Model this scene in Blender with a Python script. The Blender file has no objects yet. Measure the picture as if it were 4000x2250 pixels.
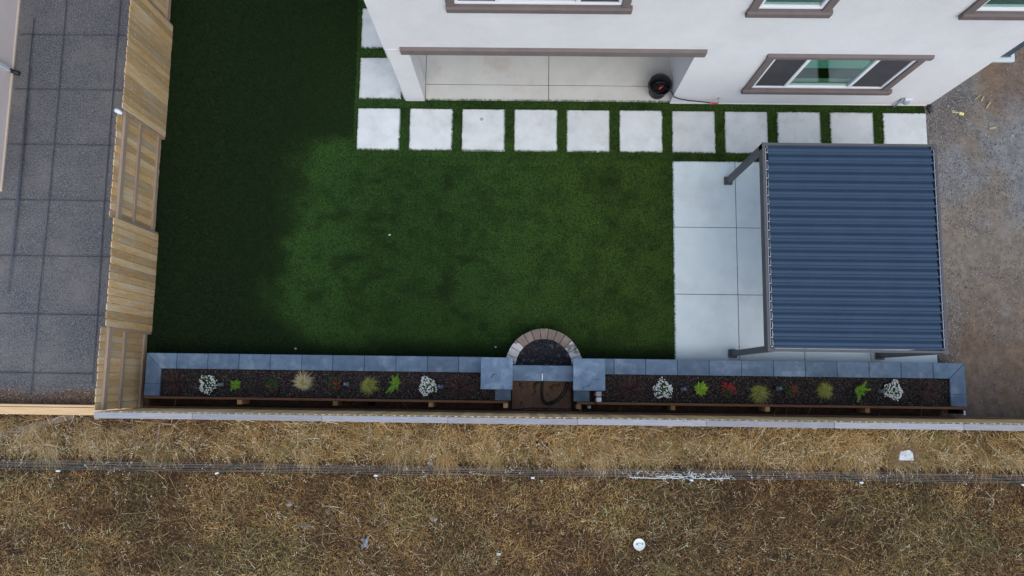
import bpy, bmesh, math, random
import numpy as np
from mathutils import Matrix, Vector
random.seed(7); RNG = np.random.default_rng(11)
SC = bpy.context.scene; COL = SC.collection

# ---------------------------------------------------------------- camera
cd = bpy.data.cameras.new('camera'); cam = bpy.data.objects.new('camera', cd); COL.objects.link(cam)
CAM_R = Matrix(((0.9998703683454209, -0.011805164048312722, 0.01094918291858898),
                (0.013034495505665671, 0.9926876173324944, -0.12000581786583378),
                (-0.009452429936533637, 0.12013297838864777, 0.9927128079519109)))
CAM_H, CAM_F = 15.7458, 2973.13
cam.matrix_world = Matrix.Translation((0, 0, CAM_H)) @ CAM_R.to_4x4()
cd.sensor_width = 36; cd.lens = CAM_F / 4000 * 36; cd.clip_end = 800; cd.clip_start = .1
SC.camera = cam
def at(px, py, z=0.0):                       # surveyed point of the plot at height z
    d = CAM_R @ Vector(((px - 2000) / CAM_F, -(py - 1125) / CAM_F, -1)); t = (z - CAM_H) / d.z
    return Vector((d.x * t, d.y * t, z))
# ---------------------------------------------------------------- world, sun, exposure
w = bpy.data.worlds.new("World"); SC.world = w; w.use_nodes = True
nt = w.node_tree; nt.nodes.clear()
sky = nt.nodes.new('ShaderNodeTexSky'); sky.sky_type = 'NISHITA'; sky.sun_disc = False
SUN_EL, SUN_AZ = math.radians(57), math.radians(158)      # azimuth clockwise from +Y
sky.sun_elevation = SUN_EL; sky.sun_rotation = SUN_AZ; sky.air_density = 1.0; sky.dust_density = 1.2; sky.ozone_density = 1.0
bg = nt.nodes.new('ShaderNodeBackground'); bg.inputs[1].default_value = 0.15
wo = nt.nodes.new('ShaderNodeOutputWorld')
nt.links.new(sky.outputs[0], bg.inputs[0]); nt.links.new(bg.outputs[0], wo.inputs[0])
sl = bpy.data.lights.new('sun', 'SUN'); sl.energy = 1.3; sl.angle = math.radians(75); sl.color = (1, .93, .84)
so = bpy.data.objects.new('sun', sl); COL.objects.link(so)
sd = Vector((math.sin(SUN_AZ) * math.cos(SUN_EL), math.cos(SUN_AZ) * math.cos(SUN_EL), math.sin(SUN_EL)))
so.rotation_euler = sd.to_track_quat('Z', 'Y').to_euler(); so.location = sd * 40
SC.view_settings.view_transform = 'Standard'; SC.view_settings.look = 'None'
SC.view_settings.exposure = 0.60; SC.view_settings.gamma = 1
SC.render.engine = 'CYCLES'; SC.render.resolution_x = 1024; SC.render.resolution_y = 576

# ---------------------------------------------------------------- materials
def lin(c):
    return tuple((v / 12.92 if v <= .04045 else ((v + .055) / 1.055) ** 2.4) for v in c)
def mat(name, c1, c2=None, scale=4, detail=5, rough=.8, spec=.3, bump=0, bscale=None, stretch=(1, 1, 1), metal=0,
        tint=0, coord='pos', c3=None, s3=1.0, t3=(.45, .62), speck=None, pos=(.3, .7), hue=None):
    """principled material: two colours mixed by noise, a third in large patches, per-face tint, bump"""
    m = bpy.data.materials.new(name); m.use_nodes = True; n = m.node_tree; N = n.nodes; L = n.links
    b = N['Principled BSDF']; b.inputs['Roughness'].default_value = rough; b.inputs['Metallic'].default_value = metal
    b.inputs['Specular IOR Level'].default_value = spec
    if coord == 'pos':
        g = N.new('ShaderNodeNewGeometry'); src = g.outputs['Position']
    else:
        g = N.new('ShaderNodeTexCoord'); src = g.outputs['Object']
    mp = N.new('ShaderNodeMapping'); mp.inputs['Scale'].default_value = stretch; L.new(src, mp.inputs[0])
    def noise(sc, det, rgh=.6, vec=None):
        t = N.new('ShaderNodeTexNoise'); t.inputs['Scale'].default_value = sc; t.inputs['Detail'].default_value = det
        t.inputs['Roughness'].default_value = rgh; L.new(vec or mp.outputs[0], t.inputs[0]); return t.outputs['Fac']
    def ramp(f, a, bb):
        r = N.new('ShaderNodeMapRange'); r.inputs[1].default_value = a; r.inputs[2].default_value = bb; L.new(f, r.inputs[0]); return r.outputs[0]
    def mix(f, a, bb, mode='MIX'):
        x = N.new('ShaderNodeMix'); x.data_type = 'RGBA'; x.blend_type = mode
        if isinstance(f, float): x.inputs[0].default_value = f
        else: L.new(f, x.inputs[0])
        for k, v in ((6, a), (7, bb)):
            if isinstance(v, tuple): x.inputs[k].default_value = (*v, 1)
            else: L.new(v, x.inputs[k])
        return x.outputs[2]
    nf = noise(scale, detail)
    col = mix(ramp(nf, *pos), c1, c2 or c1)
    if c3: col = mix(ramp(noise(s3, 4, .65), *t3), col, c3)
    if speck:      # (colour, scale, threshold)
        col = mix(ramp(noise(speck[1], 2, .5), speck[2], speck[2] + .04), col, speck[0])
    if tint:
        a = N.new('ShaderNodeAttribute'); a.attribute_name = 'tint'
        r = N.new('ShaderNodeMapRange'); r.clamp = False; r.inputs[3].default_value = 1 - tint; r.inputs[4].default_value = 1 + tint
        L.new(a.outputs['Fac'], r.inputs[0])
        hs = N.new('ShaderNodeVectorMath'); hs.operation = 'SCALE'; L.new(col, hs.inputs[0]); L.new(r.outputs[0], hs.inputs['Scale'])
        col = hs.outputs[0]
    L.new(col, b.inputs['Base Color'])
    if bump:
        bp = N.new('ShaderNodeBump'); bp.inputs['Strength'].default_value = 1; bp.inputs['Distance'].default_value = bump
        L.new(noise(bscale or scale, 4), bp.inputs['Height']); L.new(bp.outputs[0], b.inputs['Normal'])
    return m
def colmat(name, rough=.7, spec=.2, bump=0):
    """colour comes from the per-face 'col' attribute (leaf, straw, chip colours)"""
    m = bpy.data.materials.new(name); m.use_nodes = True; n = m.node_tree; b = n.nodes['Principled BSDF']
    a = n.nodes.new('ShaderNodeAttribute'); a.attribute_name = 'col'; n.links.new(a.outputs['Color'], b.inputs['Base Color'])
    b.inputs['Roughness'].default_value = rough; b.inputs['Specular IOR Level'].default_value = spec
    if bump:
        g = n.nodes.new('ShaderNodeNewGeometry'); t = n.nodes.new('ShaderNodeTexNoise'); t.inputs['Scale'].default_value = 30; t.inputs['Detail'].default_value = 6
        n.links.new(g.outputs['Position'], t.inputs[0]); q = n.nodes.new('ShaderNodeBump'); q.inputs['Distance'].default_value = bump; n.links.new(t.outputs['Fac'], q.inputs['Height']); n.links.new(q.outputs[0], b.inputs['Normal'])
    return m

M = {}
M['soil']     = mat('soil', (.032, .020, .012), (.075, .047, .028), 9, 8, .95, .1, .02, 14)
M['yarddirt'] = mat('yard dirt', (.125, .105, .084), (.19, .165, .14), 4.5, 12, .95, .1, .03, 25, c3=(.15, .108, .076), s3=.42, t3=(.48, .64))
M['earth']    = mat('brown earth', (.14, .086, .057), (.185, .118, .08), 5, 7, .9, .1, .015, 12, c3=(.05, .032, .022), s3=4.2, t3=(.56, .66))
M['gravel']   = mat('gravel', (.05, .053, .06), (.185, .19, .20), 40, 8, .95, .15, .02, 55, c3=(.19, .18, .17), s3=.75, t3=(.44, .74), pos=(.36, .64))
M['concrete'] = mat('pale concrete', (.51, .585, .59), (.56, .63, .63), 3.0, 8, .85, .25, .0015, 60, c3=(.45, .50, .49), s3=1.4, t3=(.5, .8))
M['slab'] = mat('white concrete', (.54, .57, .555), (.62, .645, .63), 3.0, 8, .85, .25, .0015, 60, c3=(.43, .455, .44), s3=2.1, t3=(.48, .80), tint=.13)
M['patioin']  = mat('warm concrete', (.48, .47, .42), (.56, .55, .50), 2.0, 8, .8, .3, .001, 60, c3=(.42, .36, .29), s3=1.0, t3=(.55, .75))
M['joint']    = mat('joint', (.05, .055, .06))
M['stucco']   = mat('stucco', (.69, .67, .65), (.745, .725, .70), 1.6, 10, .9, .2, .012, 55, c3=(.64, .62, .60), s3=.9, t3=(.52, .85))
M['stucco2']  = mat('pink stucco', (.70, .63, .59), (.74, .67, .63), 1.2, 8, .9, .2, .006, 70)
M['screed']   = mat('screed', (.60, .50, .38))
M['trim']     = mat('taupe trim', (.145, .117, .108), (.178, .143, .132), 5, 6, .85, .2, .004, 60)
M['white']    = mat('white vinyl', (.8, .8, .8), rough=.35, spec=.5)
M['blind']    = mat('blind', (.44, .58, .53), (.38, .51, .46), .1, 0, .6, .3, .01, 24, stretch=(0, 0, 1))
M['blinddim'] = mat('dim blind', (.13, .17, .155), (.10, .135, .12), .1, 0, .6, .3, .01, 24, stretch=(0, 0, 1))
M['screen']   = mat('insect screen', (.045, .042, .045), (.06, .056, .06), 3, 3, .6, .3)
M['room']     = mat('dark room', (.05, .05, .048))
M['roof']     = mat('roof tiles', (.16, .12, .10), (.22, .17, .15), 6, 6, .9, .1, .02, 8)
M['cap']      = mat('grey cap stone', (.078, .123, .178), (.118, .175, .24), 7, 9, .8, .3, .004, 45, tint=.16, c3=(.19, .25, .31), s3=3.4, t3=(.52, .74))
M['capwall']  = mat('wall block', (.15, .16, .17), (.22, .23, .24), 8, 6, .9, .2, .006, 30)
M['ring']     = mat('tan block', (.15, .118, .093), (.235, .19, .155), 9, 8, .85, .2, .004, 40, tint=.22)
M['ringwhite'] = mat('whitened block', (.17, .15, .135), (.24, .215, .195), 9, 8, .85, .2, .004, 40, c3=(.52, .50, .48), s3=5, t3=(.42, .48))
M['pebble']   = mat('black pebble', (.006, .007, .009), (.019, .022, .028), 20, 3, .55, .3, tint=.5)
M['cedar']    = mat('cedar picket', (.45, .27, .105), (.63, .42, .185), 7, 8, .85, .2, .003, 20, stretch=(1, 7, .8), tint=.24, c3=(.55, .43, .27), s3=1.6, t3=(.42, .64))
M['cedarx']   = mat('cedar picket inner', (.72, .50, .24), (.80, .59, .31), 7, 8, .85, .2, .003, 20, stretch=(7, 1, .8), tint=.22)
M['cedarend'] = mat('cedar rail', (.28, .20, .135), (.38, .30, .225), 9, 8, .85, .2, .003, 20, stretch=(7, .5, 7), tint=.12)
M['caplumber']= mat('grey cap lumber', (.23, .235, .25), (.36, .365, .38), 7, 9, .85, .2, .003, 30, stretch=(.5, 8, 8), tint=.22, c3=(.34, .30, .26), s3=1.5, t3=(.5, .8))
M['pine']     = mat('new pine', (.60, .40, .20), (.72, .52, .30), 5, 8, .8, .2, .002, 20, stretch=(.5, 8, 8), c3=(.45, .25, .11), s3=2.2, t3=(.66, .8), tint=.1)
M['redwood']  = mat('redwood board', (.15, .068, .036), (.25, .125, .07), 6, 8, .85, .2, .003, 20, stretch=(.6, 8, 8), tint=.25)
M['stakeend'] = mat('stake end grain', (.34, .19, .08), (.46, .28, .13), 14, 6, .85, .2, tint=.5)
M['scrap']    = mat('weathered lumber', (.16, .125, .10), (.27, .22, .18), 8, 8, .9, .1, .003, 20, stretch=(2, 2, 2))
M['chipwood'] = mat('fresh wood scrap', (.33, .24, .14), (.42, .32, .19), 20, 5, .8)
M['steel']    = mat('dark bar', (.055, .066, .082), (.085, .098, .12), 8, 4, .7, .3)
M['frame']    = mat('graphite powder coat', (.07, .07, .074), (.085, .085, .09), 3, 3, .5, .4)
M['louver']   = mat('slate louver', (.029, .058, .099), (.034, .067, .113), 2.5, 4, .55, .3)  # dark metal; the sky's blue reflection is put into the base colour
M['pin']      = mat('zinc pin', (.42, .44, .46), rough=.5, metal=.3)
M['acbody']   = mat('blue grey metal', (.09, .125, .16), (.11, .15, .19), 3, 3, .5, .4)
M['black']    = mat('black plastic', (.012, .012, .014), (.02, .02, .023), 6, 3, .45, .4)
M['tub']      = mat('black tub', (.018, .018, .021), (.03, .03, .034), 6, 3, .55, .3)
M['red']      = mat('red fitting', (.55, .03, .035), rough=.4, spec=.5)
M['brass']    = mat('brass fitting', (.45, .36, .30), rough=.4, metal=.5)
M['greyplas'] = mat('grey plastic', (.28, .31, .34), (.33, .36, .39), 5, 3, .5, .4)
M['palegrey'] = mat('pale plastic', (.55, .60, .64), rough=.45, spec=.4)
M['lidwhite'] = mat('lid', (.74, .76, .70), (.68, .72, .66), 12, 4, .4, .5)
M['teal']     = mat('teal sticker', (.10, .33, .36), rough=.5)
M['yellow']   = mat('yellow plastic', (.72, .62, .20), rough=.45, spec=.4)
M['lens']     = mat('blue glass lens', (.04, .09, .17), (.10, .17, .28), 30, 2, .12, .6)
M['lampbody'] = mat('lamp body', (.10, .125, .16), (.16, .19, .23), 15, 3, .4, .4, metal=.2)
M['wire']     = mat('galvanised wire', (.27, .285, .30), rough=.6)
M['tpost']    = mat('green post', (.03, .09, .07), (.04, .11, .085), 6, 3, .6)
M['stone']    = mat('pale stone', (.28, .24, .20), (.38, .34, .30), 9, 7, .9, .1, .008, 15, tint=.3)
M['greystone']= mat('grey stone', (.15, .14, .13), (.25, .235, .22), 9, 7, .9, .1, .008, 15, tint=.3)
M['bluewhite']= mat('pale foam', (.52, .60, .66), (.60, .67, .72), 20, 5, .8, .2, .004, 40)
M['plastic']  = mat('torn plastic', (.62, .66, .68), (.72, .75, .77), 12, 4, .4, .5)
M['bluefilm'] = mat('blue film', (.12, .135, .17), (.22, .24, .28), 8, 5, .3, .5)
M['veg']      = colmat('vegetation', .75, .15)
M['turfmat']  = colmat('turf', .8, .06)
M['petal']    = colmat('petal', .6, .2)
def glass():
    m = bpy.data.materials.new('window glass'); m.use_nodes = True; n = m.node_tree; N = n.nodes; L = n.links; N.remove(N['Principled BSDF'])
    t = N.new('ShaderNodeBsdfTransparent'); t.inputs[0].default_value = (.66, .84, .78, 1)
    g = N.new('ShaderNodeBsdfGlossy'); g.inputs['Roughness'].default_value = .03; g.inputs['Color'].default_value = (.9, .95, .95, 1)
    lw = N.new('ShaderNodeLayerWeight'); lw.inputs[0].default_value = .5; pw_ = N.new('ShaderNodeMath'); pw_.operation = 'POWER'; pw_.inputs[1].default_value = 3.2; L.new(lw.outputs['Facing'], pw_.inputs[0])
    f = N.new('ShaderNodeMath'); f.operation = 'MULTIPLY_ADD'; f.inputs[1].default_value = .75; f.inputs[2].default_value = .04; L.new(pw_.outputs[0], f.inputs[0])
    x = N.new('ShaderNodeMixShader'); L.new(f.outputs[0], x.inputs[0]); L.new(t.outputs[0], x.inputs[1]); L.new(g.outputs[0], x.inputs[2])
    L.new(x.outputs[0], N['Material Output'].inputs[0]); return m
M['glass'] = glass()

# ---------------------------------------------------------------- helpers
def wloc(o):
    v = Vector((0, 0, 0))
    while o: v += o.location; o = o.parent
    return v
class MB:
    """collects shapes in world coordinates and links them as ONE mesh object"""
    def __init__(s): s.v = []; s.f = []; s.t = []; s.sm = []
    def add(s, vs, fs, tint=.5, smooth=False):
        o = len(s.v); s.v += [tuple(p) for p in vs]
        for f in fs: s.f.append([i + o for i in f]); s.t.append(tint); s.sm.append(smooth)
        return s
    def box(s, x0, x1, y0, y1, z0, z1, tint=.5):
        return s.add([(x, y, z) for z in (z0, z1) for y in (y0, y1) for x in (x0, x1)],
                     [(0, 2, 3, 1), (4, 5, 7, 6), (0, 1, 5, 4), (2, 6, 7, 3), (0, 4, 6, 2), (1, 3, 7, 5)], tint)
    def obox(s, c, size, rz=0, rx=0, ry=0, tint=.5):
        R = Matrix.Rotation(rz, 3, 'Z') @ Matrix.Rotation(ry, 3, 'Y') @ Matrix.Rotation(rx, 3, 'X'); c = Vector(c); a, b, h = [q / 2 for q in size]
        return s.add([c + R @ Vector((x, y, z)) for z in (-h, h) for y in (-b, b) for x in (-a, a)],
                     [(0, 2, 3, 1), (4, 5, 7, 6), (0, 1, 5, 4), (2, 6, 7, 3), (0, 4, 6, 2), (1, 3, 7, 5)], tint)
    def prism(s, poly, axis, a, b, tint=.5):
        """poly of 2-D points (counter-clockwise) extruded along axis 'x','y','z' from a to b"""
        def P(p, h): return {'x': (h, p[0], p[1]), 'y': (p[0], h, p[1]), 'z': (p[0], p[1], h)}[axis]
        n = len(poly); vs = [P(p, a) for p in poly] + [P(p, b) for p in poly]
        fs = [tuple(range(n)), tuple(range(2 * n - 1, n - 1, -1))] + [(i, i + n, (i + 1) % n + n, (i + 1) % n) for i in range(n)]
        return s.add(vs, fs, tint)
    def tube(s, pts, r, n=8, tint=.5, cap=True, smooth=True):
        pts = [Vector(p) for p in pts]; m = len(pts); vs = []
        rr = r if isinstance(r, (list, tuple)) else [r] * m; u0 = None
        for i, p in enumerate(pts):
            d = (pts[min(i + 1, m - 1)] - pts[max(i - 1, 0)]).normalized()
            if u0 is None: u0 = d.orthogonal().normalized()
            u = (u0 - d * u0.dot(d)).normalized(); u0 = u; q = d.cross(u)
            for k in range(n): a = 2 * math.pi * k / n; vs.append(p + (u * math.cos(a) + q * math.sin(a)) * rr[i])
        fs = [(i * n + k, i * n + (k + 1) % n, (i + 1) * n + (k + 1) % n, (i + 1) * n + k) for i in range(m - 1) for k in range(n)]
        if cap: fs += [tuple(range(n - 1, -1, -1)), tuple(range((m - 1) * n, m * n))]
        return s.add(vs, fs, tint, smooth)
    def lathe(s, c, prof, n=24, tint=.5, smooth=True):
        vs = []; fs = []; m = len(prof)
        for r, z in prof:
            for k in range(n): a = 2 * math.pi * k / n; vs.append((c[0] + r * math.cos(a), c[1] + r * math.sin(a), c[2] + z))
        for i in range(m - 1):
            for k in range(n): fs.append((i * n + k, i * n + (k + 1) % n, (i + 1) * n + (k + 1) % n, (i + 1) * n + k))
        fs.append(tuple(range(n - 1, -1, -1))); fs.append(tuple(range((m - 1) * n, m * n)))
        return s.add(vs, fs, tint, smooth)
    def rock(s, c, size, seed=0, flat=.6, tint=.5, sub=2):
        bm = bmesh.new(); bmesh.ops.create_icosphere(bm, subdivisions=sub, radius=.5); r = random.Random(seed)
        ds = [(Vector((r.uniform(-1, 1), r.uniform(-1, 1), r.uniform(-1, 1))).normalized(), r.uniform(.26, .42)) for _ in range(9)]
        for v in bm.verts:
            for d, k in ds:
                e = v.co.dot(d) - k
                if e > 0: v.co -= d * e
        vs = [Vector(c) + Vector((v.co.x * size[0], v.co.y * size[1], v.co.z * size[2])) for v in bm.verts]
        fs = [[v.index for v in f.verts] for f in bm.faces]; bm.free()
        return s.add(vs, fs, tint)
    def build(s, name, m, parent=None, loc=None, bev=0, seg=1):
        base = wloc(parent) if parent else Vector(loc or (0, 0, 0))
        me = bpy.data.meshes.new(name); me.from_pydata([tuple(Vector(p) - base) for p in s.v], [], s.f)
        me.polygons.foreach_set('use_smooth', s.sm)
        a = me.attributes.new('tint', 'FLOAT', 'FACE'); a.data.foreach_set('value', np.array(s.t, dtype=np.float32))
        me.materials.append(m); bm = bmesh.new(); bm.from_mesh(me); bmesh.ops.recalc_face_normals(bm, faces=bm.faces); bm.to_mesh(me); bm.free()
        o = bpy.data.objects.new(name, me); COL.objects.link(o)
        if parent: o.parent = parent
        else: o.location = base
        if bev:
            q = o.modifiers.new('bevel', 'BEVEL'); q.width = bev; q.segments = seg; q.limit_method = 'ANGLE'; q.angle_limit = .6
        return o
def tag(o, label=None, cat=None, group=None, kind=None):
    if label: o['label'] = label
    if cat: o['category'] = cat
    if group: o['group'] = group
    if kind: o['kind'] = kind
    return o
def thing(name, loc, label, cat, group=None):
    o = bpy.data.objects.new(name, None); o.empty_display_size = .2; o.location = loc; COL.objects.link(o)
    return tag(o, label, cat, group)
def struct(o): o['kind'] = 'structure'; return o

# fast mesh from arrays: quads with a colour per face
def quadmesh(name, V, Q, colors, m, parent=None, smooth=False, loc=(0, 0, 0)):
    base = np.array(wloc(parent) if parent else loc, dtype=np.float32)
    me = bpy.data.meshes.new(name); V = np.ascontiguousarray(V, dtype=np.float32) - base; Q = np.ascontiguousarray(Q, dtype=np.int32); k = Q.shape[1]
    me.vertices.add(len(V)); me.vertices.foreach_set('co', V.ravel())
    me.loops.add(Q.size); me.loops.foreach_set('vertex_index', Q.ravel())
    me.polygons.add(len(Q)); me.polygons.foreach_set('loop_start', np.arange(0, Q.size, k, dtype=np.int32))
    me.update(calc_edges=True)
    if smooth: me.polygons.foreach_set('use_smooth', np.ones(len(Q), dtype=bool))
    a = me.attributes.new('col', 'FLOAT_COLOR', 'FACE')
    c = np.ones((len(Q), 4), dtype=np.float32); c[:, :3] = colors; a.data.foreach_set('color', c.ravel())
    me.materials.append(m); o = bpy.data.objects.new(name, me); COL.objects.link(o)
    if parent: o.parent = parent
    else: o.location = tuple(float(q) for q in base)
    return o
def ribbons(P, az, length, width, a0, a1, col, k=2, zfloor=None, curl=None):
    """n curved tapering blades; a0/a1 = angle from vertical at root and tip"""
    n = len(P); C = np.zeros((n, k + 1, 3)); C[:, 0] = P; azs = np.array(az, dtype=float)
    for i in range(k):
        a = a0 + (a1 - a0) * ((i + .5) / k); st = length / k
        if curl is not None: azs = azs + curl
        C[:, i + 1, 0] = C[:, i, 0] + st * np.sin(a) * np.cos(azs); C[:, i + 1, 1] = C[:, i, 1] + st * np.sin(a) * np.sin(azs)
        C[:, i + 1, 2] = C[:, i, 2] + st * np.cos(a)
    if zfloor is not None: C[:, :, 2] = np.maximum(C[:, :, 2], zfloor)
    sx, sy = -np.sin(az), np.cos(az); V = np.zeros((n, k + 1, 2, 3))
    for i in range(k + 1):
        wd = width * .5 * (1 - .8 * i / k)
        V[:, i, 0] = C[:, i]; V[:, i, 1] = C[:, i]
        V[:, i, 0, 0] -= sx * wd; V[:, i, 0, 1] -= sy * wd; V[:, i, 1, 0] += sx * wd; V[:, i, 1, 1] += sy * wd
    b = (np.arange(n) * (k + 1) * 2)[:, None]; Q = []
    for i in range(k): Q.append(np.concatenate([b + 2 * i, b + 2 * i + 1, b + 2 * i + 3, b + 2 * i + 2], 1))
    Q = np.stack(Q, 1).reshape(-1, 4)
    return V.reshape(-1, 3), Q, np.repeat(col, k, axis=0)
def flakes(P, size, aspect, col, tilt=.5):
    """n small randomly tilted quads (leaves, chips, petals)"""
    n = len(P); az = RNG.uniform(0, 2 * np.pi, n); t1 = RNG.normal(0, tilt, n); t2 = RNG.normal(0, tilt, n)
    u = np.stack([np.cos(az) * np.cos(t1), np.sin(az) * np.cos(t1), np.sin(t1)], 1)
    v = np.stack([-np.sin(az) * np.cos(t2), np.cos(az) * np.cos(t2), np.sin(t2)], 1)
    s = np.asarray(size)[:, None] * np.ones((n, 1)); u = u * s * .5; v = v * s * .5 * np.asarray(aspect).reshape(-1, 1)
    V = np.stack([P - u - v * .4, P - v + u * .1, P + u, P + v - u * .1], 1).reshape(-1, 3)
    return V, np.arange(4 * n).reshape(n, 4), col
def join(*parts):
    V = []; Q = []; C = []; o = 0
    for v, q, c in parts: V.append(v); Q.append(q + o); C.append(c); o += len(v)
    return np.concatenate(V), np.concatenate(Q), np.concatenate(C)
def vnoise(x, y, seed=0):
    xi = np.floor(x).astype(np.int64); yi = np.floor(y).astype(np.int64); fx = x - xi; fy = y - yi
    def h(a, b):
        n = (a * 374761393 + b * 668265263 + seed * 1442695041) & 0xffffffff; n = ((n ^ (n >> 13)) * 1274126177) & 0xffffffff
        return ((n ^ (n >> 16)) & 0xffff) / 65535.0
    fx = fx * fx * (3 - 2 * fx); fy = fy * fy * (3 - 2 * fy)
    return (h(xi, yi) * (1 - fx) + h(xi + 1, yi) * fx) * (1 - fy) + (h(xi, yi + 1) * (1 - fx) + h(xi + 1, yi + 1) * fx) * fy
def fbm(x, y, seed=0, o=4):
    r = 0; a = .5; t = 0
    for i in range(o): r = r + a * vnoise(x * 2 ** i, y * 2 ** i, seed + i); t += a; a *= .5
    return r / t
def sstep(a, b, x): t = np.clip((x - a) / (b - a), 0, 1); return t * t * (3 - 2 * t)
def lerp3(a, b, t): return np.array(a)[None] * (1 - t[:, None]) + np.array(b)[None] * t[:, None]

# ================================================================ GROUND
WALLY = 5.93
g = MB()
N_ = 60
g.add([(-120, -120, -.02), (120, -120, -.02), (120, 140, -.02), (-120, 140, -.02)], [(0, 1, 2, 3)])
struct(g.build('ground', M['soil']))
struct(MB().box(8.60, 30, -.64, 30, -.015, -.003).build('bare_earth', M['yarddirt']))
def yard():
    st = .022; gx = np.arange(8.58, 13.2, st); gy = np.arange(-.64, 11, st); nx, ny = len(gx), len(gy); X, Y = np.meshgrid(gx, gy)
    Z = .002 + .02 * fbm(X * 2, Y * 2, 13) * sstep(8.6, 8.8, X); V = np.stack([X, Y, Z], 2).reshape(-1, 3)
    i = np.arange((nx - 1) * (ny - 1)); a = i // (nx - 1) * nx + i % (nx - 1); Q = np.stack([a, a + 1, a + nx + 1, a + nx], 1); x = V[a, 0]; y = V[a, 1]
    tan, grey, red, dark = (.185, .158, .125), (.178, .178, .174), (.158, .107, .072), (.115, .105, .096)
    b1 = fbm(x * .9, y * .9, 17); b2 = fbm(x * 2.4, y * 2.4, 27, 3); c = lerp3(tan, grey, sstep(.50, .72, b1 + .25 * np.exp(-((y - 4.6) / 1.4) ** 2) + .12 * (b2 - .5)))
    rd = np.clip(sstep(2.6, .6, y + 1.2 * (b1 - .5)) + sstep(5.6, 6.3, y + .9 * (b2 - .5)) * sstep(9.6, 10.0, x), 0, 1); c = c * (1 - rd[:, None] * .8) + np.array(red) * rd[:, None] * .8
    dk = np.exp(-((x - 9.1) / .5) ** 2 - ((y - 6.0) / .8) ** 2); c = c * (1 - .75 * dk[:, None]) + np.array(dark) * .75 * dk[:, None]
    c = c * (.55 + .50 * fbm(x * 6, y * 6, 37, 3) + .42 * fbm(x * 17, y * 17, 39, 2))[:, None] * RNG.uniform(.93, 1.07, (len(x), 1))
    struct(quadmesh('bare_earth_yard', V, Q, c, colmat('yard earth', .95, .1, .02), smooth=True))
struct(MB().box(-30, -7.74, -.30, 30, -.015, .004).build('gravel_bed', M['gravel']))
struct(MB().box(-7.72, 8.56, .42, 11, -.015, .002).build('turf_base', mat('turf backing', (.010, .018, .008), (.016, .03, .012), 20, 4, .95, .05)))
# loose stones on the gravel bed and in the yard: nobody could count them
yard()
def pebbles(name, n, fn, smin, smax, cols, label):
    P = fn(n); n = len(P); s = RNG.uniform(smin, smax, n) * RNG.uniform(.6, 1.3, n)
    pal = np.array(cols); c = pal[RNG.integers(0, len(pal), n)] * RNG.uniform(.7, 1.25, n)[:, None]
    az = RNG.uniform(0, 6.28, n); ca, sa = np.cos(az), np.sin(az)
    oct_ = np.array([(1, .1, 0), (.1, .75, 0), (-1, -.1, 0), (-.1, -.75, 0), (.15, 0, .6), (0, 0, -.4)]); V = np.zeros((n, 6, 3))
    V[:, :, 0] = oct_[:, 0] * ca[:, None] - oct_[:, 1] * sa[:, None]; V[:, :, 1] = oct_[:, 0] * sa[:, None] + oct_[:, 1] * ca[:, None]; V[:, :, 2] = oct_[:, 2]
    V = V * (s * .5)[:, None, None] + P[:, None]
    F = np.array([(0, 1, 4), (1, 2, 4), (2, 3, 4), (3, 0, 4)]); b = (np.arange(n) * 6)[:, None, None]
    o = quadmesh(name, V.reshape(-1, 3), (F[None] + b).reshape(-1, 3), np.repeat(c, 4, axis=0), M['veg']); tag(o, label, 'stones', kind='stuff'); return o
def gp(n):
    x = RNG.uniform(-11.06, -7.8, n); y = -.28 + 9.3 * RNG.random(n); return np.stack([x, y, np.full(n, .006)], 1)
pebbles('loose_gravel', 26000, gp, .010, .030, [(.12, .125, .135), (.17, .175, .185), (.065, .068, .075), (.215, .215, .22), (.13, .12, .105)], 'loose grey gravel stones spread between the neighbouring wall and the timber fence')
def yp(n):
    x = RNG.uniform(8.58, 11.6, n); y = RNG.uniform(-.6, 9.5, n)
    d = np.exp(-((x - 9.0) / .55) ** 2 - ((y - 5.6) / 1.1) ** 2) * 1.2 + .8 * np.exp(-((x - 8.85) / .25) ** 2 - ((y - 1.2) / 1.2) ** 2) + .5 * np.exp(-((x - 9.9) / .6) ** 2 - ((y - 3.6) / .9) ** 2)
    k = RNG.random(n) < (.16 + d) * sstep(.25, .6, fbm(x * 1.4, y * 1.4, 5)); return np.stack([x[k], y[k], np.full(k.sum(), .018)], 1)
pebbles('yard_stones', 70000, yp, .012, .040, [(.14, .145, .15), (.21, .215, .22), (.25, .24, .22), (.15, .12, .095), (.09, .09, .09)], 'grey and brown stones scattered over the bare earth beside the house')
# ---------------------------------------------------------------- earth between pillars and corridor behind the boards
def blob(name, cx, cy, rx, ry, z, m, seed, n=40):
    r = random.Random(seed); ph = [r.uniform(0, 6.28) for _ in range(4)]
    pts = [(cx + rx * (1 + .08 * sum(math.sin(k * a + ph[k - 2]) for k in (2, 3, 4, 5))) * math.copysign(abs(math.cos(a)) ** .6, math.cos(a)),
            cy + ry * (1 + .08 * sum(math.sin(k * a + ph[k - 2]) for k in (2, 3, 4, 5))) * math.copysign(abs(math.sin(a)) ** .6, math.sin(a))) for a in [2 * math.pi * i / n for i in range(n)]]
    return struct(MB().prism(pts, 'z', z - .02, z).build(name, m))
struct(MB().box(-.14, 1.06, -.60, .0, -.02, .012).build('brown_earth', M['earth']))
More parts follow.
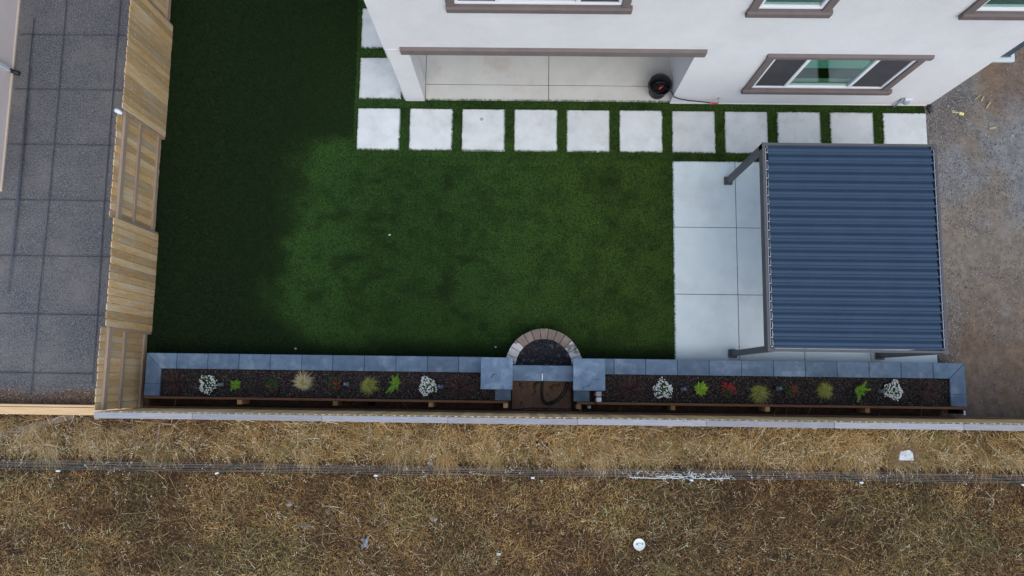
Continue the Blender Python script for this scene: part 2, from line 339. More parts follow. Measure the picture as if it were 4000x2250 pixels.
# dirt strip at the foot of the gravel
struct(MB().box(-16, -7.76, -.615, -.30, -.015, .003).build('dirt_strip', mat('reddish dirt', (.11, .066, .04), (.18, .12, .08), 7, 10, .95, .1, .03, 25)))
def dp(n):
    x = RNG.uniform(-11.6, -7.78, n); y = -.60 + .30 * RNG.random(n) ** 1.3; return np.stack([x, y, np.full(n, .006)], 1)
pebbles('dirt_stones', 2600, dp, .012, .05, [(.20, .13, .085), (.14, .095, .065), (.26, .20, .15), (.16, .15, .145), (.10, .065, .045)], 'brown and tan stones in the dirt along the pine edging')
def gp2(n):
    x = RNG.uniform(-11.06, -7.8, n); y = -.30 + RNG.normal(0, .055, n) - .05 * np.sin(x * 3); return np.stack([x, y, np.full(n, .012)], 1)
pebbles('gravel_fringe', 3000, gp2, .012, .034, [(.14, .145, .155), (.20, .205, .215), (.10, .10, .105), (.16, .13, .11)], 'loose grey gravel spilling onto the dirt strip')

# ================================================================ TURF
def slab_rects():
    r = [(-3.534 + 1.12 * i, -3.534 + 1.12 * i + .924, 4.831, 5.757) for i in range(11)]
    r += [(-3.522, -2.598, 5.955, 6.888), (-3.520, -2.596, 7.098, 8.014)]
    return r
RECTS = slab_rects()
def turf_pts(n):
    x = RNG.uniform(-7.715, 8.55, n); y = RNG.uniform(.44, 9.2, n); k = (x < 3.19) | (y > 4.655)
    k &= ~((y > 5.92) & (x > -2.53)); e = .008
    for a, b, c, d in RECTS: k &= ~((x > a + e) & (x < b - e) & (y > c + e) & (y < d - e))
    k &= ~((x - .49) ** 2 + (y - .27) ** 2 < .77 ** 2)
    return x[k], y[k]
x, y = turf_pts(760000); n = len(x)
# brushed nap: right of an irregular line the pile lies over, left of it it stands upright
edge = -4.45 - .55 * sstep(3.2, 1.6, y) + .75 * sstep(1.4, .6, y) + .9 * (fbm(x * .6 + 9, y * .9, 3) - .5) + .45 * (fbm(x * 2.2, y * 2.2, 8) - .5)
lay = sstep(-.95, .50, x - edge + .5 * (fbm(x * 5, y * 5, 33, 3) - .5)) * sstep(5.3, 4.5, y + .5 * (fbm(x * 1.5, y * 1.5, 4) - .5) + .35 * (x > -3.5) * 0) * sstep(.35, .95, y + .3 * (fbm(x * 1.3, y * 2, 6) - .5))
band = np.exp(-((x - edge - .35) / .55) ** 2) * sstep(.9, 1.6, y)
mott = fbm(x * 2.6, y * 3.2, 21, 4); fine = fbm(x * 6, y * 7, 31, 3)
patch = sstep(.34, .66, mott * .6 + fine * .4)
lay = lay * (.62 + .38 * patch); strip = (y > 4.66) & (x > -3.6)
lay = np.where(strip, .50 + .25 * patch, lay); lay = np.clip(lay + .48 * band * lay + .16 * sstep(-5.2, -3.6, x) * (y > 4.5) + .13 * sstep(-7.4, -4.6, x) * (.5 + fbm(x * .9, y * .9, 61)), 0, 1)
spot_ = sstep(.56, .84, fbm(x * 2.6, y * 3.6, 47, 4)) * sstep(.3, .7, lay); lay = lay * (1 - .40 * spot_) * (1 - .22 * np.exp(-((x + 2.3) / 1.3) ** 2) * (y < 4.7))
lean = np.radians(8 + 62 * lay) * RNG.uniform(.6, 1.3, n)
az = RNG.normal(2.2, .9, n) + 2.4 * (fbm(x * .8, y * .8, 41) - .5); az = np.where(RNG.random(n) < .25 + .5 * (1 - lay), RNG.uniform(0, 6.28, n), az)
tone = RNG.random(n); c = lerp3((.009, .021, .007), (.038, .094, .018), np.clip(.15 + .75 * lay + .25 * (tone - .5), 0, 1))
c = np.where((tone > .93)[:, None], c * np.array([1.7, 1.25, 1.2]), c); c = c * (.75 + .5 * RNG.random(n))[:, None]
right = sstep(-2, 2.6, x)[:, None]; c = c * (1 + right * np.array([.30, .07, -.12]))
T1 = ribbons(np.stack([x, y, np.full(n, .002)], 1), az, RNG.uniform(.026, .046, n), RNG.uniform(.006, .011, n), lean * .5, lean * 1.25, c, 1)
ex = []; ey = []; ea = []                                            # blades hanging over the concrete edges
for a, b, c_, d in RECTS + [(3.19, 8.55, .455, 4.65), (-2.08, 3.15, 5.945, 9)]:
    for (p0, p1, q0, q1, ang) in ((a, b, c_, c_, 1.57), (a, b, d, d, -1.57), (a, a, c_, d, 0), (b, b, c_, d, 3.14)):
        if b > 5 and a > 3 and c_ < 1 and ang in (3.14, 1.57): continue
        if a > -2.2 and d == 9 and ang != 1.57: continue
        if abs(b - 8.59) < .1 and ang == 3.14: continue
        L_ = math.hypot(p1 - p0, q1 - q0); m_ = int(L_ * 330); t = RNG.random(m_); dens = vnoise(t * L_ * 9 + a * 3, t * 0 + c_ * 5 + ang, 12); k = RNG.random(m_) < .35 + .65 * dens; t = t[k]
        ex.append(p0 + (p1 - p0) * t); ey.append(q0 + (q1 - q0) * t); ea.append(ang + RNG.normal(0, .6, len(t)))
ex, ey, ea = map(np.concatenate, (ex, ey, ea)); k = ~((ex > -2.53) & (ey > 6.0)); ex, ey, ea = ex[k], ey[k], ea[k]; m_ = len(ex)
ec = lerp3((.020, .048, .012), (.048, .085, .024), RNG.random(m_)) * RNG.uniform(.7, 1.3, (m_, 1)); pull = RNG.uniform(.004, .016, m_)
T2 = ribbons(np.stack([ex - np.cos(ea) * pull, ey - np.sin(ea) * pull, np.full(m_, .012)], 1), ea, RNG.uniform(.03, .062, m_), RNG.uniform(.006, .011, m_), RNG.uniform(.2, .7, m_), RNG.uniform(.9, 1.5, m_), ec, 2, zfloor=None)
V, Q, C = join(T1, T2)
tag(quadmesh('turf', V, Q, C, M['turfmat']), 'deep green artificial turf lawn with darker unbrushed strip along the fence', 'turf', kind='stuff')

# ================================================================ CONCRETE
ordinal = ['first', 'second', 'third', 'fourth', 'fifth', 'sixth', 'seventh', 'eighth', 'ninth', 'tenth', 'eleventh']
for i, (a, b, c_, d) in enumerate(RECTS):
    r = random.Random(i); m = MB(); m.box(a + r.uniform(-.006, .006), b + r.uniform(-.006, .006), c_ + r.uniform(-.006, .006), d + r.uniform(-.006, .006), -.05, .022, {0: .75, 1: .65}.get(i, .5 if i < 6 else .12 if i < 11 else .6) + r.uniform(-.12, .12))
    o = m.build('stepping_slab', M['slab'], loc=((a + b) / 2, (c_ + d) / 2, 0), bev=.008, seg=2)
    if i == 2: lb = 'square pale concrete stepping slab with a small dark round stain, in the row along the house'
    elif i == 0: lb = 'pale concrete stepping slab at the left corner where the two slab rows meet'
    elif i == 10: lb = 'pale concrete stepping slab beside the bare earth, last in the row along the house'
    elif i == 11: lb = 'concrete stepping slab left of the house corner post, just above the corner slab'
    elif i == 12: lb = 'concrete stepping slab at the left house wall, cut by the top of the photo'
    elif i == 7: lb = 'pale concrete stepping slab behind the left rear pergola post'
    else: lb = 'pale square concrete stepping slab, %s from the left in the row along the house' % ordinal[i]
    tag(o, lb, 'stepping slab', 'concrete stepping slabs in the turf')
    if i == 2:
        MB().lathe((-.87, 5.53, .021), [(.040, 0), (.036, .002), (.012, .002)], 9).build('stain', M['greyplas'], o)
# lounge patio in twelve sections with control joints
struct(MB().box(3.195, 8.545, .46, 4.645, -.05, .012).build('patio_joints', M['joint']))
xs = [3.19, 4.51, 5.85, 7.20, 8.55]; ys = [.455, 1.815, 3.227, 4.65]
pm = MB()
for i in range(4):
    for j in range(3): pm.box(xs[i] + (.006 if i else 0), xs[i + 1] - (.006 if i < 3 else 0), ys[j] + (.006 if j else 0), ys[j + 1] - (.006 if j < 2 else 0), -.04, .03)
struct(pm.build('patio', M['concrete'], bev=.004))
# covered patio floor
struct(MB().box(-2.50, 3.15, 5.955, 8.95, -.05, .012).build('porch_joints', M['joint']))
xs = [-2.52, -2.09, .557, 3.15]; ys = [5.945, 6.297, 8.95]; pm = MB()
for i in range(3):
    for j in range(2): pm.box(xs[i] + (.006 if i else 0), xs[i + 1] - (.006 if i < 2 else 0), ys[j] + (.006 if j else 0), ys[j + 1] - (.006 if j < 1 else 0), -.04, .03)
struct(pm.build('porch_floor', M['patioin'], bev=.004))

# ================================================================ HOUSE
HX0, HX1, HY, HT, HB = -2.525, 8.65, WALLY, 5.75, 16
house = thing('house', (3, 10, 0), 'white stucco two storey house with taupe window trim and a covered patio', 'house')
wm = MB()
Z0, Z1, ZL = -.05, HT, 2.58
ops = [(4.60, 7.23, .93, 2.38)]; ups = [(-1.10, 1.55, 4.30, 5.25), (3.72, 4.75, 4.22, 5.25), (7.15, 8.15, 4.20, 5.25)]
yb = HY + .20
wm.box(HX0, HX1, HY, yb, 2.58, 4.20)                                     # band between storeys
wm.box(HX0, HX1, HY, yb, 5.25, HT)
cuts = sorted(ups); xa = HX0
for (a, b, z0, z1) in cuts:
    wm.box(xa, a, HY, yb, 4.20, 5.25); xa = b
    if z0 > 4.201: wm.box(a, b, HY, yb, 4.20, z0)
wm.box(xa, HX1, HY, yb, 4.20, 5.25)
wm.box(3.15, 4.60, HY, yb, Z0, 2.58); wm.box(7.23, HX1, HY, yb, Z0, 2.58); wm.box(4.60, 7.23, HY, yb, Z0, .93); wm.box(4.60, 7.23, HY, yb, 2.38, 2.58)
wm.box(3.15, 3.35, yb, 9.0, Z0, 2.7)                                      # patio side wall
wm.box(HX1 - .2, HX1, yb, HB, Z0, HT); wm.box(HX0, HX0 + .2, yb, HB, 2.58, HT); wm.box(HX0, HX0 + .2, 9.0, HB, Z0, 2.58)
wm.box(HX0 + .2, HX1 - .2, HB - .2, HB, Z0, HT); wm.box(HX0 + .2, 3.15, 8.97, 9.17, Z0, 2.7)
wm.box(HX0 + .2, 3.15, yb, 9.0, 2.70, 2.8)                                # patio ceiling
wm.build('wall', M['stucco'], house)
MB().box(HX0 + .012, HX0 + .43, HY - .004, HY + .43, -.05, 2.575).build('corner_post', M['stucco'], house, bev=.008)
MB().box(HX0 - .012, HX0 - .002, HY + .02, HY + .4, .02, 5.7).build('corner_bead', M['stucco'], house)
MB().box(3.16, HX1 + .004, HY - .012, HY + .02, -.05, .04).build('weep_screed', M['stucco'], house)
MB().prism([(HY + .01, 2.47), (HY - .055, 2.455), (HY - .055, 2.64), (HY + .01, 2.69)], 'x', -2.23, 3.31).build('lintel_trim', M['trim'], house, bev=.006)
def window(x0, x1, z0, z1, mull, sillx, screens, blind, top=True, blinds_to=None):
    """vinyl frame with panes, taupe surround and sill; frame sits 3 cm back of the wall face"""
    f = MB(); y0, y1 = HY - .012, HY + .09; t = .055
    f.box(x0, x1, y0, y1, z0, z0 + t); f.box(x0, x1, y0, y1, z1 - t, z1); f.box(x0, x0 + t, y0, y1, z0 + t, z1 - t); f.box(x1 - t, x1, y0, y1, z0 + t, z1 - t)
    for q in mull: f.box(q - .035, q + .035, y0 + .004, y1 - .004, z0 + t, z1 - t)
    fr = f.build('window', M['white'], house, bev=.004)
    edges = [x0 + t] + [e for q in mull for e in (q - .035, q + .035)] + [x1 - t]
    for i in range(len(edges) // 2):
        a, b = edges[2 * i], edges[2 * i + 1]
        MB().box(a + .002, b - .002, HY + .030, HY + .036, z0 + t + .002, z1 - t - .002).build('pane', M['glass'], fr)
        if i in screens: MB().box(a + .003, b - .003, HY + .012, HY + .016, z0 + t + .003, z1 - t - .003).build('insect_screen', M['screen'], fr)
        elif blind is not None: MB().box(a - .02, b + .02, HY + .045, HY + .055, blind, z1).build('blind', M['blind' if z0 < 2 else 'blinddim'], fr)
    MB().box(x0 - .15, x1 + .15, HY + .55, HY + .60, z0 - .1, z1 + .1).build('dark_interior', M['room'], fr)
    s = MB(); tw = .135
    s.box(x0 - tw, x0 - .001, HY - .045, HY + .004, z0 - .02, z1 + (.0 if top else .3)); s.box(x1 + .001, x1 + tw, HY - .045, HY + .004, z0 - .02, z1)
    if top: s.prism([(HY + .004, z1 + .001), (HY - .05, z1 + .001), (HY - .055, z1 + .11), (HY + .004, z1 + .15)], 'x', x0 - tw - .02, x1 + tw + .08)
    s.build('trim', M['trim'], fr, bev=.005)
    sm_ = MB(); sm_.prism([(HY + .004, z0 - .20), (HY - .075, z0 - .19), (HY - .085, z0 - .05), (HY - .06, z0 - .022), (HY + .004, z0 - .022)], 'x', sillx[0], sillx[1])
    sm_.build('sill', M['trim'], fr, bev=.006)
    return fr
window(4.60, 7.23, .93, 2.38, [5.275, 6.545], (4.455, 7.46), (0, 2), 1.80)
window(-1.10, 1.55, 4.30, 5.25, [-.415, .86], (-1.24, 1.73), (0, 2), 4.7)
window(3.72, 4.75, 4.22, 5.25, [], (3.575, 4.93), (), 4.33)
window(7.15, 8.15, 4.20, 5.25, [], (7.01, 8.30), (), 4.31)
rm = MB(); ex = .38
for z, k in ((HT, 0),):
    cx = (HX0 + HX1) / 2; a = [(HX0 - ex, HY - ex + .02, z), (HX1 + ex, HY - ex + .02, z), (HX1 + ex, HB + ex, z), (HX0 - ex, HB + ex, z)]
    r1, r2 = (cx, HY + 5, z + 2.2), (cx, HB - 5, z + 2.2)
    rm.add(a + [r1, r2], [(0, 1, 4), (1, 2, 5, 4), (2, 3, 5), (3, 0, 4, 5), (3, 2, 1, 0)])
rm.build('roof', M['roof'], house)
# hose bib, outlet box with conduit
hb = MB(); hb.tube([(4.105, HY + .02, .36), (4.105, HY - .10, .36)], .013, 8); hb.tube([(4.105, HY - .085, .40), (4.105, HY - .085, .24)], .014, 8)
hbo = hb.build('hose_bib', M['brass'], house); MB().obox((4.105, HY - .085, .412), (.085, .022, .012), rz=.5).build('handle', M['pin'], hbo)
ob = MB(); ob.box(7.94, 8.09, HY - .07, HY - .003, .26, .47); obo = ob.build('outlet_box', M['palegrey'], house, bev=.012, seg=2)
MB().tube([(8.015, HY - .065, .355), (8.015, HY - .105, .355)], .062, 16).build('cover', M['greyplas'], obo, bev=.008)
MB().tube([(7.905, HY - .035, .44), (7.905, HY - .055, .0)], .020, 8).build('conduit', M['greyplas'], house)

# neighbouring house on the left
nh = thing('house', (-13, 9, 0), 'pinkish stucco wall of the neighbouring house at the left edge with a downspout', 'house')
n_ = MB(); n_.box(-16, -11.075, 3.87, 16, -.05, 5.2); n_.build('wall', M['stucco2'], nh)
MB().box(-16, -11.05, 3.845, 16, -.05, .045).build('weep_screed', M['screed'], nh, bev=.006)
nr = MB(); a = [(-16.5, 3.5, 5.2), (-10.75, 3.5, 5.2), (-10.75, 16.4, 5.2), (-16.5, 16.4, 5.2)]; nr.add(a + [(-13.6, 7, 7), (-13.6, 13, 7)], [(0, 1, 4), (1, 2, 5, 4), (2, 3, 5), (3, 0, 4, 5), (3, 2, 1, 0)]); nr.build('roof', M['roof'], nh)
ds = MB(); ds.box(-11.073, -11.005, 6.44, 6.53, .16, 5.15); dso = ds.build('downspout', M['palegrey'], nh, bev=.008)
MB().tube([(-11.04, 6.485, .20), (-11.04, 6.485, .10), (-10.99, 6.47, .05), (-10.90, 6.45, .035)], .045, 10).build('drain_elbow', M['black'], dso)

# air conditioner beside the house
ac = thing('air_conditioner', (10.0, 7.3, 0), 'blue grey slatted air conditioner on a small concrete pad beside the house', 'air conditioner')
MB().box(9.45, 10.52, 6.90, 8.0, -.03, .08).build('pad', M['concrete'], ac, bev=.012)
b_ = MB(); b_.box(9.55, 10.36, 7.04, 7.84, .09, 1.02); b_.build('body', mat('ac core', (.03, .035, .04)), ac)
b_ = MB()
for i in range(14):
    xx = 9.56 + i * .0605; b_.box(xx, xx + .034, 6.995, 7.035, .12, 1.0); b_.box(xx, xx + .034, 7.845, 7.885, .12, 1.0)
    yy = 7.05 + i * .058; b_.box(10.365, 10.40, yy, yy + .034, .12, 1.0); b_.box(9.51, 9.545, yy, yy + .034, .12, 1.0)
b_.build('louver_guard', M['acbody'], ac)
MB().box(9.50, 10.42, 6.98, 7.90, 1.0, 1.06).build('top_cover', M['acbody'], ac, bev=.01); MB().box(9.50, 10.42, 6.98, 7.90, .085, .118).build('base_pan', M['acbody'], ac, bev=.01)
b_ = MB()
for r in (.12, .2, .28, .36): b_.tube([(9.96 + r * math.cos(a), 7.44 + r * math.sin(a), 1.075) for a in [i * math.pi / 12 for i in range(25)]], .006, 5, cap=False)
b_.build('fan_grille', M['steel'], ac)

# ================================================================ BUCKET AND HOSE ON THE PATIO
bk = thing('bucket', (2.875, 6.17, .03), 'black plastic tub holding a coiled hose on the covered patio', 'tub')
MB().lathe((2.875, 6.17, .03), [(.17, 0), (.185, .05), (.222, .40), (.240, .405), (.240, .425), (.224, .425), (.212, .40), (.178, .05), (.165, .02)], 32).build('shell', M['tub'], bk)
for s_ in (-1, 1):
    MB().tube([(2.875 + s_ * .235, 6.17 + q, .40 - .05 * math.cos(q * 22)) for q in (-.07, -.035, 0, .035, .07)], .008, 6).build('handle', M['black'], bk)
hs = thing('garden_hose', (2.875, 6.17, .1), 'black garden hose with red end fittings running from the tub to the tap', 'hose')
pts = [(2.875 + (.125 + .03 * math.sin(a * 1.7)) * math.cos(a), 6.17 + (.125 + .03 * math.cos(a * 2.3)) * math.sin(a), .12 + .010 * a) for a in [i * .35 for i in range(64)]]
pts = pts[:62]; end = [Vector((3.04, 6.06, .44)), Vector((3.09, 6.02, .462)), Vector((3.17, 5.905, .42)), Vector((3.30, HY - .045, .37)), Vector((3.5, HY - .06, .33)), Vector((3.75, HY - .07, .30)), Vector((3.93, HY - .08, .27))]
MB().tube(pts + [Vector((3.0, 6.1, .40))] + end, .013, 7).build('hose', M['black'], hs)
MB().tube([(3.92, HY - .08, .27), (4.0, HY - .083, .255), (4.09, HY - .085, .245)], [.018, .018, .015], 8).build('connector', M['red'], hs)
MB().tube([(2.86, 6.10, .36), (2.93, 6.16, .365), (2.95, 6.18, .365)], [.02, .02, .013], 8).build('nozzle', M['red'], hs)

# ================================================================ SIDE FENCE (panels face alternate sides)
XF, XB, FH = -7.635, -7.735, 1.80
sf = thing('side_fence', (-7.7, 4, 0), 'tall cedar plank fence whose panels face alternate sides along the left of the lawn', 'fence')
def pickets(m, x, y0, y1, front, seed):
    r = random.Random(seed); n = max(1, round((y1 - y0) / .142)); p = (y1 - y0) / n; th = .017
    for i in range(n):
        a = y0 + i * p + .0045; b = y0 + (i + 1) * p - .0045; h = FH + r.uniform(-.012, .012); c = .030; t = r.random(); lz = r.uniform(.015, .035)
        m.prism([(a, lz), (b, lz), (b, h - c), (b - c * .45, h - c * .25), (b - c, h), (a + c, h), (a + c * .45, h - c * .25), (a, h - c)], 'x', x, x + th, t)
        xf = x + th + .0015 if front else x - .0015
        for z in (.29, 1.02, 1.56):                                # pale nail scars in the boards
            for q in (.35, .68):
                if r.random() < .8: m.obox((xf, a + (b - a) * q + r.uniform(-.02, .02), z + r.uniform(-.03, .03)), (.003, .012, .022), tint=2.1)
def rails(y0, y1, x):
    for z, nm in ((.14, 0), (.93, 0), (1.50, 0)):
        MB().box(x, x + (.042 if z < 1.4 or x < -7.71 and x > -7.70 else .058), y0, y1, z, z + (.09 if z < 1.4 else .13), .5).build('rail', M['cedarend'], sf, bev=.004)
bounds = [(-.655, .885, False), (.885, 2.945, True), (2.945, 5.06, False), (5.06, 7.56, True), (7.56, 9.7, False), (9.7, 12.2, True)]
for i, (a, b, fr) in enumerate(bounds):
    m = MB(); pickets(m, XF - .017 if fr else XB, a + .004, b - .004, fr, 50 + i)
    m.build('picket_panel', M['cedar'], sf, bev=.003)
    rails(a + .003, b - .003, XB + .0185 if not fr else XF - .0785)
    MB().box(-7.7155, -7.655, b - .045, b + .045, -.05, 1.48).build('post', M['cedarend'], sf, bev=.004)
wb = MB(); wb.tube([(-7.77, 5.02, 1.80), (-7.735, 5.0, 1.82), (-7.70, 4.985, 1.82), (-7.665, 4.965, 1.80)], [.028, .046, .038, .044], 10); wb.tube([(-7.665, 4.965, 1.80), (-7.64, 4.95, 1.80)], .028, 8)
tag(wb.build('plastic_bottle', M['plastic'], loc=(-7.7, 4.98, 1.8)), 'small white plastic piece lying on the side fence where two panels meet', 'plastic piece')

# ================================================================ BACK FENCE
bf = thing('back_fence', (.5, -.7, 0), 'long cedar back fence with a grey weathered cap board beyond the planting beds', 'fence')
m = MB(); r = random.Random(4); xq = -7.60; 
while xq < 14:
    t = r.random(); h = 1.80 + r.uniform(-.004, .004); m.prism([(xq + .002, .02), (xq + .138, .02), (xq + .138, h - .03), (xq + .113, h), (xq + .027, h), (xq + .002, h - .03)], 'y', -.672, -.655, t)
    m.obox((xq + .07 + r.uniform(-.03, .03), -.668, h + .018), (.034, .016, .014), tint=random.uniform(.8, 1.6)); xq += .142  # small lightened blocks: sun on the picket tips put into the tint
m.build('picket_panel', M['cedarx'], bf, bev=.002)
ck = [at(q, 1650, 1.83).x for q in (365, 750, 1257, 1749, 2256, 2758, 3259, 3763)] + [11.3, 14.0]
for i in range(len(ck) - 1):
    yo = r.uniform(-.003, .003); MB().box(ck[i] + .003, ck[i + 1] - .003, -.785 + yo, -.676 + yo, 1.80, 1.84, r.random()).build('cap_board', M['caplumber'], bf, bev=.004)
for z in (.25, 1.0, 1.62): MB().box(-7.72, 14, -.718, -.674, z, z + .09).build('rail', M['cedarend'], bf, bev=.003)
xp = -7.72
while xp < 14: MB().box(xp, xp + .09, -.81, -.722, -.05, 1.795).build('post', M['cedarend'], bf, bev=.004); xp += 2.6
MB().box(-7.60, 14, -.654, -.618, -.03, .20).build('kickboard', M['redwood'], bf, bev=.004)

# low timber border of the neighbouring plot
tb = thing('timber_border', (-9.5, -.7, 0), 'fresh pale pine lumber edging at the foot of the gravel bed', 'timber edging')
MB().box(-16, -7.80, -.660, -.615, -.05, .27).build('rail', M['pine'], tb, bev=.005)
MB().box(-16, -7.775, -.815, -.668, .24, .28).build('board', M['pine'], tb, bev=.005)
MB().box(-16, -7.80, -.76, -.70, -.05, .238).build('skirt', M['pine'], tb)

# bars laid in a grid over the gravel
def bar(pts, r, label, name='steel_bar'):
    c = sum((Vector(p) for p in pts), Vector()) / len(pts); o = MB().tube(pts, r, 6).build(name, M['steel'], loc=c)
    return tag(o, label, 'bar', 'dark bars laid in a grid over the gravel')
HB_ = [(134, 82, 488, 4), (347, 60, 484, 6), (563, 42, 437, 5), (780, 0, 428, 6), (997, -60, 424, 7), (1224, -60, 412, 9), (1454, -60, 362, 8)]
place = ['crossing the gravel level with the top of the downspout elbow wall', '', '', '', '', '', '']
for i, (yy, xa, xb, dy) in enumerate(HB_):
    bar([at(xa, yy, .030), at((xa + xb) / 2, yy + dy * .4 + 1, .026), at(xb, yy + dy, .030)], .009,
        'thin dark cross bar over the gravel, %s from the top of the photo' % ordinal[i])
bar([at(262, -60, .052), at(260, 0, .052), at(190, 800, .048), at(150, 1180, .05), at(119, 1545, .052)], .0105, 'long dark bar along the middle of the gravel bed')
bar([at(474, -60, .052), at(470, 0, .052), at(406, 800, .048), at(385, 1150, .05), at(360, 1504, .052)], .0105, 'long dark bar lying on the gravel nearest to the timber fence')
bb = thing('bar_bundle', at(90, 600, .05), 'thick bundle of dark bars on the gravel near the neighbouring wall', 'bars')
for k, (x0, x1, y0, y1) in enumerate([(133, 64, 70, 790), (126, 46, 140, 980), (118, 30, 260, 1150), (108, 40, 380, 1080)]):
    MB().tube([at(x0, y0, .07 + .02 * k), at((x0 + x1) / 2 + 2, (y0 + y1) / 2, .07 + .016 * k), at(x1, y1, .065)], .0095, 6).build('bar', M['steel'], bb)

# ================================================================ PERGOLA
pg = thing('pergola', (5.85, 2.4, .03), 'graphite metal pergola with a closed slate blue louvered roof over the patio', 'pergola')
PX0, PX1, PY0, PY1, PT = 4.295, 7.40, .558, 4.275, 2.50
for (cx, cy) in ((4.35, 4.222), (4.365, .598), (7.365, .598), (7.35, 4.222)):
    po = MB().box(cx - .055, cx + .055, cy - .055, cy + .055, .04, PT - .005).build('post', M['frame'], pg, bev=.006)
    bp_ = MB(); bp_.box(cx - .085, cx + .085, cy - .085, cy + .085, .03, .10); bp_.build('base_cover', M['frame'], po, bev=.008)
BD = .20
MB().box(PX0, PX0 + .045, PY0, PY1, PT - BD, PT).build('beam', M['frame'], pg, bev=.004)
MB().box(PX1 - .045, PX1, PY0, PY1, PT - BD, PT).build('beam', M['frame'], pg, bev=.004)
MB().box(PX0 + .046, PX1 - .046, PY0, PY0 + .04, PT - BD, PT + .002).build('beam', M['frame'], pg, bev=.004)
MB().box(PX0 + .046, PX1 - .046, PY1 - .04, PY1, PT - BD, PT + .002).build('beam', M['frame'], pg, bev=.004)
for cx in (PX0, PX1 - .07):
    for cy in (PY0 - .004, PY1 - .066): MB().box(cx - .004, cx + .074, cy, cy + .07, PT - .012, PT + .006).build('corner_cap', M['frame'], pg, bev=.004)
NL = 23; pit = (PY1 - PY0 - .10) / NL
prof = [(.010, -.024), (0, -.022), (-.016, -.016), (-.040, .000), (-.056, .006), (-.080, .007), (-.108, .004), (-.110, .026), (-.117, .031), (-.122, .024), (-.131, .0235), (-.136, .031), (-.141, .027), (-.143, -.002),
        (-.143, -.012), (-.108, -.006), (-.080, -.003), (-.056, -.004), (-.022, -.021), (0, -.028), (.010, -.030)]
lx0, lx1 = PX0 + .11, PX1 - .09; first = None
for i in range(NL):
    yy = PY1 - .05 - i * pit; sc = pit / .1475
    if first is None:
        lm = MB(); lm.prism([(yy + a * sc, PT - .028 + z) for a, z in prof], 'x', lx0, lx1)
        lm.prism([(yy + a * sc, PT - .028 + z + (.006 if z > .02 else 0)) for a, z in prof[7:14]], 'x', lx0 - .022, lx0); lm.prism([(yy + a * sc, PT - .028 + z) for a, z in prof[7:14]], 'x', lx1, lx1 + .020)
        first = lm.build('louver', M['louver'], pg)
        p1 = MB().obox((PX0 + .075, yy - .13, PT + .002), (.03, .014, .012)).build('pivot_pin', M['pin'], first); p2 = MB().tube([(PX1 - .06, yy - .12, PT + .0), (PX1 - .06, yy - .12, PT + .012)], .009, 6).build('pivot_pin', M['pin'], first)
    else:
        o = first.copy(); COL.objects.link(o); o.parent = pg; o.location = (0, -i * pit, 0)
        for pp in (p1, p2): q = pp.copy(); COL.objects.link(q); q.parent = o
MB().box(PX0 + .052, PX0 + .062, PY0 + .06, PY1 - .06, PT - .02, PT - .005).build('link_rod', M['greyplas'], pg)
MB().box(PX1 - .062, PX1 - .052, PY0 + .06, PY1 - .06, PT - .02, PT - .005).build('link_rod', M['greyplas'], pg)
MB().box(PX0 + .046, PX0 + .108, PY0 + .05, PY1 - .05, PT - .10, PT - .07).build('gutter', M['black'], pg)
MB().box(PX1 - .088, PX1 - .046, PY0 + .05, PY1 - .05, PT - .10, PT - .07).build('gutter', M['black'], pg)

# ================================================================ PLANTERS
PZ = .48
def planter(name, label, xl, xr, joints, end, inner):
    """front wall along the lawn with an outer end wall; 'end' = x range of the outer end cap, inner = x range of the return by the pillar"""
    pw = thing('planter_wall', ((xl + xr) / 2, .3, 0), label, 'planter wall', 'low planter walls with grey stone caps')
    b = MB(); b.box(xl + .02, xr - .02, .16, .43, -.05, PZ - .055)
    b.box(end[0] + .02, end[1] - .02, -.39, .158, -.05, PZ - .055); b.box(inner[0] + .02, inner[1] - .02, -.39, .158, -.05, PZ - .055); b.build('block_wall', M['capwall'], pw)
    r = random.Random(name)
    left = end[0] < inner[0]
    for i in range(len(joints) - 1):
        a, c = joints[i] + .004, joints[i + 1] - .004; y0, y1 = .140, .448
        mit = (left and i == 0) or (not left and i == len(joints) - 2)
        m = MB(); t = r.random()
        if mit and left: m.prism([(a, y1), (a + .305, y0), (c, y0), (c, y1)], 'z', PZ - .055, PZ, t)
        elif mit: m.prism([(a, y0), (c - .31, y0), (c, y1), (a, y1)], 'z', PZ - .055, PZ, t)
        else: m.box(a, c, y0, y1, PZ - .055, PZ, t)
        m.build('capstone', M['cap'], pw, bev=.006)
    e0, e1 = end; m = MB(); t = r.random(); ym = -.165
    if left: m.prism([(e0, ym), (e1, ym), (e1, .139), (e0, .444)], 'z', PZ - .055, PZ - .0005, t)
    else: m.prism([(e0, ym), (e1, ym), (e1, .444), (e0, .139)], 'z', PZ - .055, PZ - .0005, t)
    m.build('capstone', M['cap'], pw, bev=.006); MB().box(e0, e1, -.405, ym - .004, PZ - .055, PZ, r.random()).build('capstone', M['cap'], pw, bev=.006)
    MB().box(inner[0], inner[1], -.405, -.10, PZ - .055, PZ - .001, r.random()).build('capstone', M['cap'], pw, bev=.006)
    return pw
jl = [-7.488, -6.875] + [at(q, 1400, PZ).x for q in (812, 934, 1056, 1179, 1300, 1424, 1547, 1670, 1792)] + [-.62]
planter('left', 'long low planter wall with grey caps along the dark turf, left of the pillars', -7.49, -.55, jl, (-7.488, -7.18), (-.48, -.165))
jr = [1.55] + [at(q, 1420, PZ).x for q in (2398, 2522, 2646, 2770, 2896, 3021, 3145, 3269, 3394, 3519, 3644)] + [8.835]
planter('right', 'long low planter wall with grey caps along the patio, right of the pillars', 1.5, 8.84, jr, (8.527, 8.835), (1.085, 1.40))
